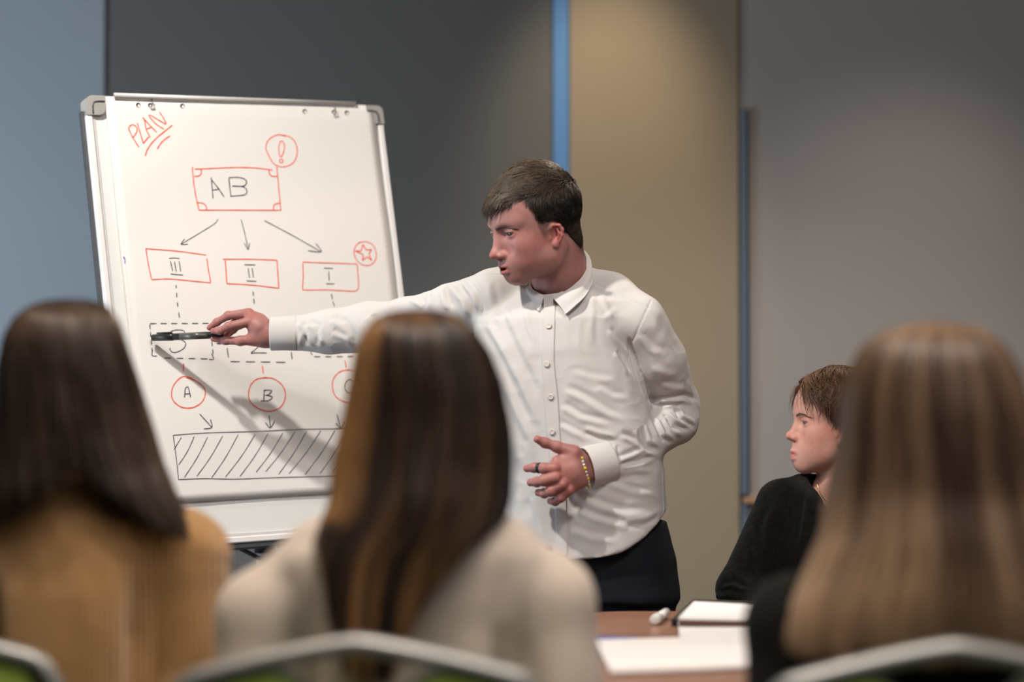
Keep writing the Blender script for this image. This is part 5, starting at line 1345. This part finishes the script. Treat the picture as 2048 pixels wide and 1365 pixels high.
# black sweater
f_ = Field((XD - .42, dD - .40, .42), (XD + .42, dD + .34, 1.02), .0055)
def wrow(py, cx_, hw_, hd):
    q = P(cx_, py, dD); pr = hw_ * dD / FPX; a = math.sqrt(max(pr ** 2 - (hd * math.sin(YT)) ** 2, 1e-4)) / math.cos(YT); return (q[2], q[0], dD, max(a, .045), hd, -YT)
f_.rows([wrow(962, 1668, 62, .055), wrow(985, 1655, 95, .075), wrow(1020, 1648, 118, .095), wrow(1080, 1642, 128, .11), wrow(1160, 1638, 130, .115), wrow(1260, 1636, 130, .12), wrow(1420, 1636, 135, .125)], k=.02)
f_.chain([P(1640, 985, dD), P(1562, 1003, dD - .005)], [.040, .043], k=.03); f_.chain([P(1562, 1010, dD - .005), armR[1]], [.050, .044], k=.014); f_.chain([armR[1], armR[2]], [.046, .034], k=.014)
f_.chain([cD + (0, 0, .94), armL[0]], [.045, .05], k=.03); f_.chain(armL, [.05, .044, .034], k=.014)
f_.cap(P(1676, 990, dD - .02), P(1665, 930, dD - .03), .050, .060, k=.006, op='s')
f_.cap(P(1664, 1000, dD - .085), P(1664, 960, dD - .09), .028, .055, k=.01, op='s')
V, F = f_.mesh(); V, F = subdiv(smooth_np(V, F, 1, .4), F, 1); N_ = normals_np(V, F)
BV0 = bvh_of(V, F)
for ln, a, w_, sd2 in (([(1500, 1050), (1505, 1110), (1490, 1160)], .005, .012, 1), ([(1560, 1000), (1530, 1060), (1520, 1130), (1500, 1200)], .006, .010, -1), ([(1440, 1178), (1465, 1172), (1495, 1185)], .005, .007, 1), ([(1432, 1195), (1460, 1190), (1490, 1200)], .005, .007, 1),
                       ([(1620, 985), (1612, 1040), (1600, 1100)], .006, .010, -1), ([(1570, 1010), (1580, 1080), (1575, 1160)], .004, .012, 1)):
    V = fold(V, N_, ln, a, w_, .8, sd2)
V = V + N_ * (vnoise(V * [15, 15, 11], 51) * .003 + vnoise(V * 300, 52) * .0006)[:, None]
mesh_np('sweater', V, F, M['black_knit'], pw)
MB().tube([P(1664 + 30 * math.cos(t), 968 + 34 * (1 - abs(math.cos(t)) ** 3) * (1 if True else 0), dD - .055 - .012 * math.sin(t)) for t in np.linspace(PI, 0, 24)], .0016, 8).build('necklace', M['gold'], pw, True)
t_ = Field((XD - .45, dD - .72, .03), (XD + .45, dD + .3, .68), .012)
t_.ell(cD + (0, 0, .55), (.18, .16, .11), k=.03)
for s in (-1, 1):
    hip = cD + lD * s * .09 + (0, 0, .52); kn = hip + fK * .40 - (0, 0, .03); an = kn - fD * .02 - (0, 0, .36)
    t_.chain([hip, kn, an], [.085, .065, .055], k=.03)
V, F = t_.mesh(); mesh_np('trousers', V, F, M['jeans'], pw)
for s in (-1, 1):
    an = cD + lD * s * .09 + fK * .46; an[2] = .045; g = Field(an - .17, an + .17, .008)
    g.ell(an, (.045, .125, .04), R=np.stack([lD, fD, np.array([0, 0, 1.0])], 1), k=.02); V, F = g.mesh(); V[:, 2] = np.maximum(V[:, 2], .004); mesh_np('shoe', V, F, M['black'], pw)
# ================================================================== chairs
M['green_fabric'] = mat('lime_green_fabric', (.22, .30, .035), .9, bump=.4, bscale=400, sheen=.2)
M['chair_metal'] = mat('silver_grey_metal', (.36, .36, .34), .35, metal=.55)
M['rail_shade'] = mat('rail_shade_dark', (.05, .06, .06), .5)  # colour of the shade below the top rail
def make_chair(label):
    """banquet chair; origin on the floor below the back; the back faces -Y, the seat reaches +Y"""
    r = empty('banquet_chair', (0, 0, 0), label, 'chair', 'green banquet chairs of the audience')
    H = .857; W = .213
    def rail_pt(u):     # u -1..1 across the top, roof-like with rounded shoulders
        a = abs(u); z = H - .030 * (a / .8) ** 1.25 if a < .8 else H - .030 - .045 * ((a - .8) / .2) ** 2.2
        return np.array([W * math.sin(min(a, 1) * PI / 2 * .98) ** .92 * (1 if u >= 0 else -1) if a > .8 else W * .86 * u / .8 * (.985), 0, z])
    top = []
    for t in np.linspace(-1, 1, 49):
        a = abs(t); sx = 1 if t >= 0 else -1
        if a < .72: x = .172 * a / .72; z = H - .036 * (a / .72) ** 1.25
        else:
            q = (a - .72) / .28; x = .172 + .042 * math.sin(q * PI / 2); z = H - .036 - .060 * (1 - math.cos(q * PI / 2)) - .012 * q
        top.append((sx * x, 0, z))
    side = lambda sx: [(sx * .214, 0, .75), (sx * .212, .004, .66), (sx * .208, .012, .56), (sx * .205, .02, .47)]
    pts = [p for p in side(-1)[::-1]] + top + side(1)
    MB().tube([(x, y - .02, z) for x, y, z in pts], .0112, 14, 1.25, up=(0, 1, 0)).build('back_frame', M['chair_metal'], r, True)
    # back pad: cushion with a dished top edge, dark layer round its edge painted as shade under the rail
    def padmesh(y0, y1, g):
        nx, nz_ = 16, 14; V = []; F = []
        for side_ in (0, 1):
            for j in range(nz_ + 1):
                for i in range(nx + 1):
                    u = -1 + 2 * i / nx; w_ = (.196 - g) * (1 - .02 * (1 - j / nz_)); x = w_ * u
                    zt = H - .0135 - g - .036 * (abs(x) / .172) ** 1.25 - .060 * max(0, 1 - (x / .085) ** 2) - .05 * max(0, (abs(u) - .84) / .16) ** 2.2; z = .50 + g + (zt - .50 - g) * j / nz_
                    e = (1 - abs(u) ** 6) * (1 - abs(2 * j / nz_ - 1) ** 6); ym = (y0 + y1) / 2
                    V.append((x, ym + ((y0 if side_ == 0 else y1) - ym) * (.35 + .65 * e), z))
        N = (nx + 1) * (nz_ + 1)
        for j in range(nz_):
            for i in range(nx):
                a = j * (nx + 1) + i; F.append((a, a + 1, a + nx + 2, a + nx + 1)); F.append((a + N, a + N + nx + 1, a + N + nx + 2, a + N + 1))
        bd = [i for i in range(nx + 1)] + [j * (nx + 1) + nx for j in range(1, nz_ + 1)] + [nz_ * (nx + 1) + i for i in range(nx - 1, -1, -1)] + [j * (nx + 1) for j in range(nz_ - 1, 0, -1)]
        F += [(bd[k], bd[k] + N, bd[(k + 1) % len(bd)] + N, bd[(k + 1) % len(bd)]) for k in range(len(bd))]
        return MB().add(V, F)
    bp_ = padmesh(-.040, .012, 0.0).build('backrest', M['green_fabric'], r, True)
    padmesh(-.010, .004, -.008).build('rail_shade_band', M['rail_shade'], bp_, True)
    # seat
    s_ = MB(); rows_ = [(.440, .02), (.452, 0), (.478, 0), (.492, .012), (.497, .05)]
    loops = []
    for z, ins in rows_:
        lp = []
        for k in range(32):
            t = 2 * PI * k / 32; c, sn = math.cos(t), math.sin(t); e = .35
            lp.append(((.215 - ins) * (abs(c) ** e) * (1 if c >= 0 else -1), .235 + (.215 - ins) * (abs(sn) ** e) * (1 if sn >= 0 else -1), z))
        loops += lp
    s_.add(loops, [(i * 32 + k, i * 32 + (k + 1) % 32, (i + 1) * 32 + (k + 1) % 32, (i + 1) * 32 + k) for i in range(4) for k in range(32)] + [tuple(range(31, -1, -1)), tuple(range(128, 160))])
    s_.build('seat', M['green_fabric'], r, True)
    MB().tube([(-.2, .02, .43), (-.2, .43, .43), (.2, .43, .43), (.2, .02, .43)], .011, 10, closed=True).build('seat_frame', M['chair_metal'], r, True)
    for sx in (-1, 1):
        l_ = MB().tube([(sx * .203, .0, .47), (sx * .205, .0, .43), (sx * .215, -.05, .012)], .0115, 12).build('leg', M['chair_metal'], r, True)
        MB().lathe((sx * .215, -.05, 0), (0, 0, 1), [(0, .014), (.022, .015), (.024, .012)], 14).build('leg_glide', M['black'], l_, True)
        l_ = MB().tube([(sx * .2, .42, .43), (sx * .21, .455, .012)], .0115, 12).build('leg', M['chair_metal'], r, True)
        MB().lathe((sx * .21, .455, 0), (0, 0, 1), [(0, .014), (.022, .015), (.024, .012)], 14).build('leg_glide', M['black'], l_, True)
    return r
def copy_tree(o, parent=None):
    c = o.copy(); COL.objects.link(c); c.parent = parent
    for ch in list(o.children): copy_tree(ch, c)
    return c
ch0 = make_chair('green banquet chair with silver frame, behind the person in the cream sweater')
ch0.location = (P(716, 1262, 2.715)[0], 2.715, 0); ch0.rotation_euler.z = math.radians(-1)
c2_ = copy_tree(ch0); c2_.location = (P(1902, 1262, 2.66)[0], 2.66, 0); c2_.rotation_euler.z = math.radians(2)
c2_['label'] = 'green banquet chair with silver frame, behind the person with fair hair and black top'
c3_ = copy_tree(ch0); c3_.location = (P(-232, 1262, 2.93)[0], 2.93, 0); c3_.rotation_euler.z = math.radians(4)
c3_['label'] = 'green banquet chair with silver frame, behind the person in the camel ribbed sweater'
c4_ = copy_tree(ch0); c4_.location = (cD[0] - fD[0] * .22, cD[1] - fD[1] * .22, 0); c4_.rotation_euler.z = math.atan2(-fD[0], fD[1])
c4_['label'] = 'green banquet chair with silver frame under the woman in the black sweater'

# ================================================================== table
M['table_wood'] = mat('reddish_brown_wood', (.33, .165, .105), .38, noise=.2, nscale=6, color2=(.25, .115, .07), stretch=(1, 9, 9), coat=.2)
ZT = .76
tb = empty('meeting_table', (.92, 3.78, 0), 'reddish brown wooden meeting table covered with papers', 'table')
def rrect(x0, x1, y0, y1, r, n=8):
    o = []
    for cx_, cy_, a0 in ((x1 - r, y1 - r, 0), (x0 + r, y1 - r, PI / 2), (x0 + r, y0 + r, PI), (x1 - r, y0 + r, 1.5 * PI)):
        for k in range(n + 1): t = a0 + k * PI / 2 / n; o.append((cx_ + r * math.cos(t), cy_ + r * math.sin(t)))
    return o
mb = MB(); outer = rrect(.118, 1.72, 3.115, 4.44, .10); mb.prism(outer, ZT - .028, ZT - .003)
mb2 = MB(); n = len(outer); inner = rrect(.121, 1.717, 3.118, 4.437, .098)
mb.add([(x, y, ZT - .003) for x, y in outer] + [(x, y, ZT) for x, y in inner], [(i, (i + 1) % n, n + (i + 1) % n, n + i) for i in range(n)] + [tuple(range(n, 2 * n))])
mb.build('table_top', M['table_wood'], tb)
for x_ in (.24, 1.60):
    for y_ in (3.24, 4.32):
        MB().box((x_ - .025, y_ - .025, 0.0), (x_ + .025, y_ + .025, ZT - .03), .004).build('leg', M['chair_metal'], tb)
MB().box((.24, 3.225, ZT - .09), (1.60, 3.255, ZT - .03), .003).box((.24, 4.305, ZT - .09), (1.60, 4.335, ZT - .03), .003).build('apron', M['chair_metal'], tb)
def slab(name, corners_px, z0, th, m, label=None, cat=None, group=None, parent=None, zc=None):
    pts = [on_z(x, y, (zc or z0 + th))[:2] for x, y in corners_px]
    if sum(pts[i][0] * pts[(i + 1) % len(pts)][1] - pts[(i + 1) % len(pts)][0] * pts[i][1] for i in range(len(pts))) < 0: pts = pts[::-1]
    o = MB().prism(pts, z0, z0 + th).build(name, m, parent); return tag(o, label, cat, group)
slab('folder', [(1186, 1273), (1276, 1276), (1280, 1300), (1192, 1300)], ZT + .0003, .0022, mat('blue_folder', (.05, .12, .50), .4), 'blue folder peeping out from under the large papers on the table', 'folder')
slab('paper_sheet', [(1189, 1280), (1372, 1275), (1510, 1272), (1520, 1331), (1390, 1337), (1221, 1343)], ZT + .0027, .004, M['paper'], 'large white papers at the near edge of the wooden table', 'paper')
slab('paper_sheet', [(1371, 1333.5), (1512, 1324), (1514, 1334), (1372, 1341)], ZT + .0003, .0022, M['paper'], 'narrow white sheet sticking out below the large papers, nearest the table edge', 'paper')
slab('paper_sheet', [(1355.5, 1244), (1512, 1248), (1516, 1284), (1360, 1282)], ZT + .0070, .0012, M['paper'], 'white printed sheet lying between the clipboard and the large papers', 'paper')
cb = empty('clipboard', on_z(1440, 1225, ZT), 'black clipboard folder topped by a white sheet, before the woman in the black sweater', 'clipboard')
slab('folder_body', [(1386, 1206), (1545, 1210), (1512, 1246), (1343, 1247)], ZT + .0005, .012, M['black'], parent=cb, zc=ZT + .006)
bl = MB(); cp = [on_z(x, y, z) for x, y, z in ((1388, 1203.5, ZT + .034), (1543, 1211, ZT + .034), (1491, 1238, ZT + .022), (1357, 1235.5, ZT + .024))]
bl.add([c for c in cp] + [c - (0, 0, .004) for c in cp], [(0, 1, 2, 3), (7, 6, 5, 4)] + [(i, i + 4, (i + 1) % 4 + 4, (i + 1) % 4) for i in range(4)])
bl.build('clip_sheet', M['paper'], cb)
bl = MB(); bl.add([c - (0, 0, .0045) for c in cp] + [c - (0, 0, .014) for c in cp], [(0, 1, 2, 3), (7, 6, 5, 4)] + [(i, i + 4, (i + 1) % 4 + 4, (i + 1) % 4) for i in range(4)])
bl.build('leather_cover', mat('brown_leather', (.10, .045, .03), .5), cb)
wm = MB(); a_, b_ = on_z(1310, 1241, ZT + .010), on_z(1332, 1226, ZT + .010); ax_ = unit(b_ - a_)
wm_r = empty('marker_pen', (a_ + b_) / 2 - (0, 0, .01), 'short white marker lying alone on the bare wood of the table', 'marker pen')
L2 = np.linalg.norm(b_ - a_)
MB().lathe(a_, ax_, [(.0, .006), (.001, .009), (.045, .0095), (.046, .008)], 16).build('cap', mat('pale_cap', (.62, .64, .60), .4), wm_r, True)
MB().lathe(a_, ax_, [(.044, .0078), (L2, .0078), (L2 + .001, .005)], 16).build('barrel', M['white_rail'], wm_r, True)
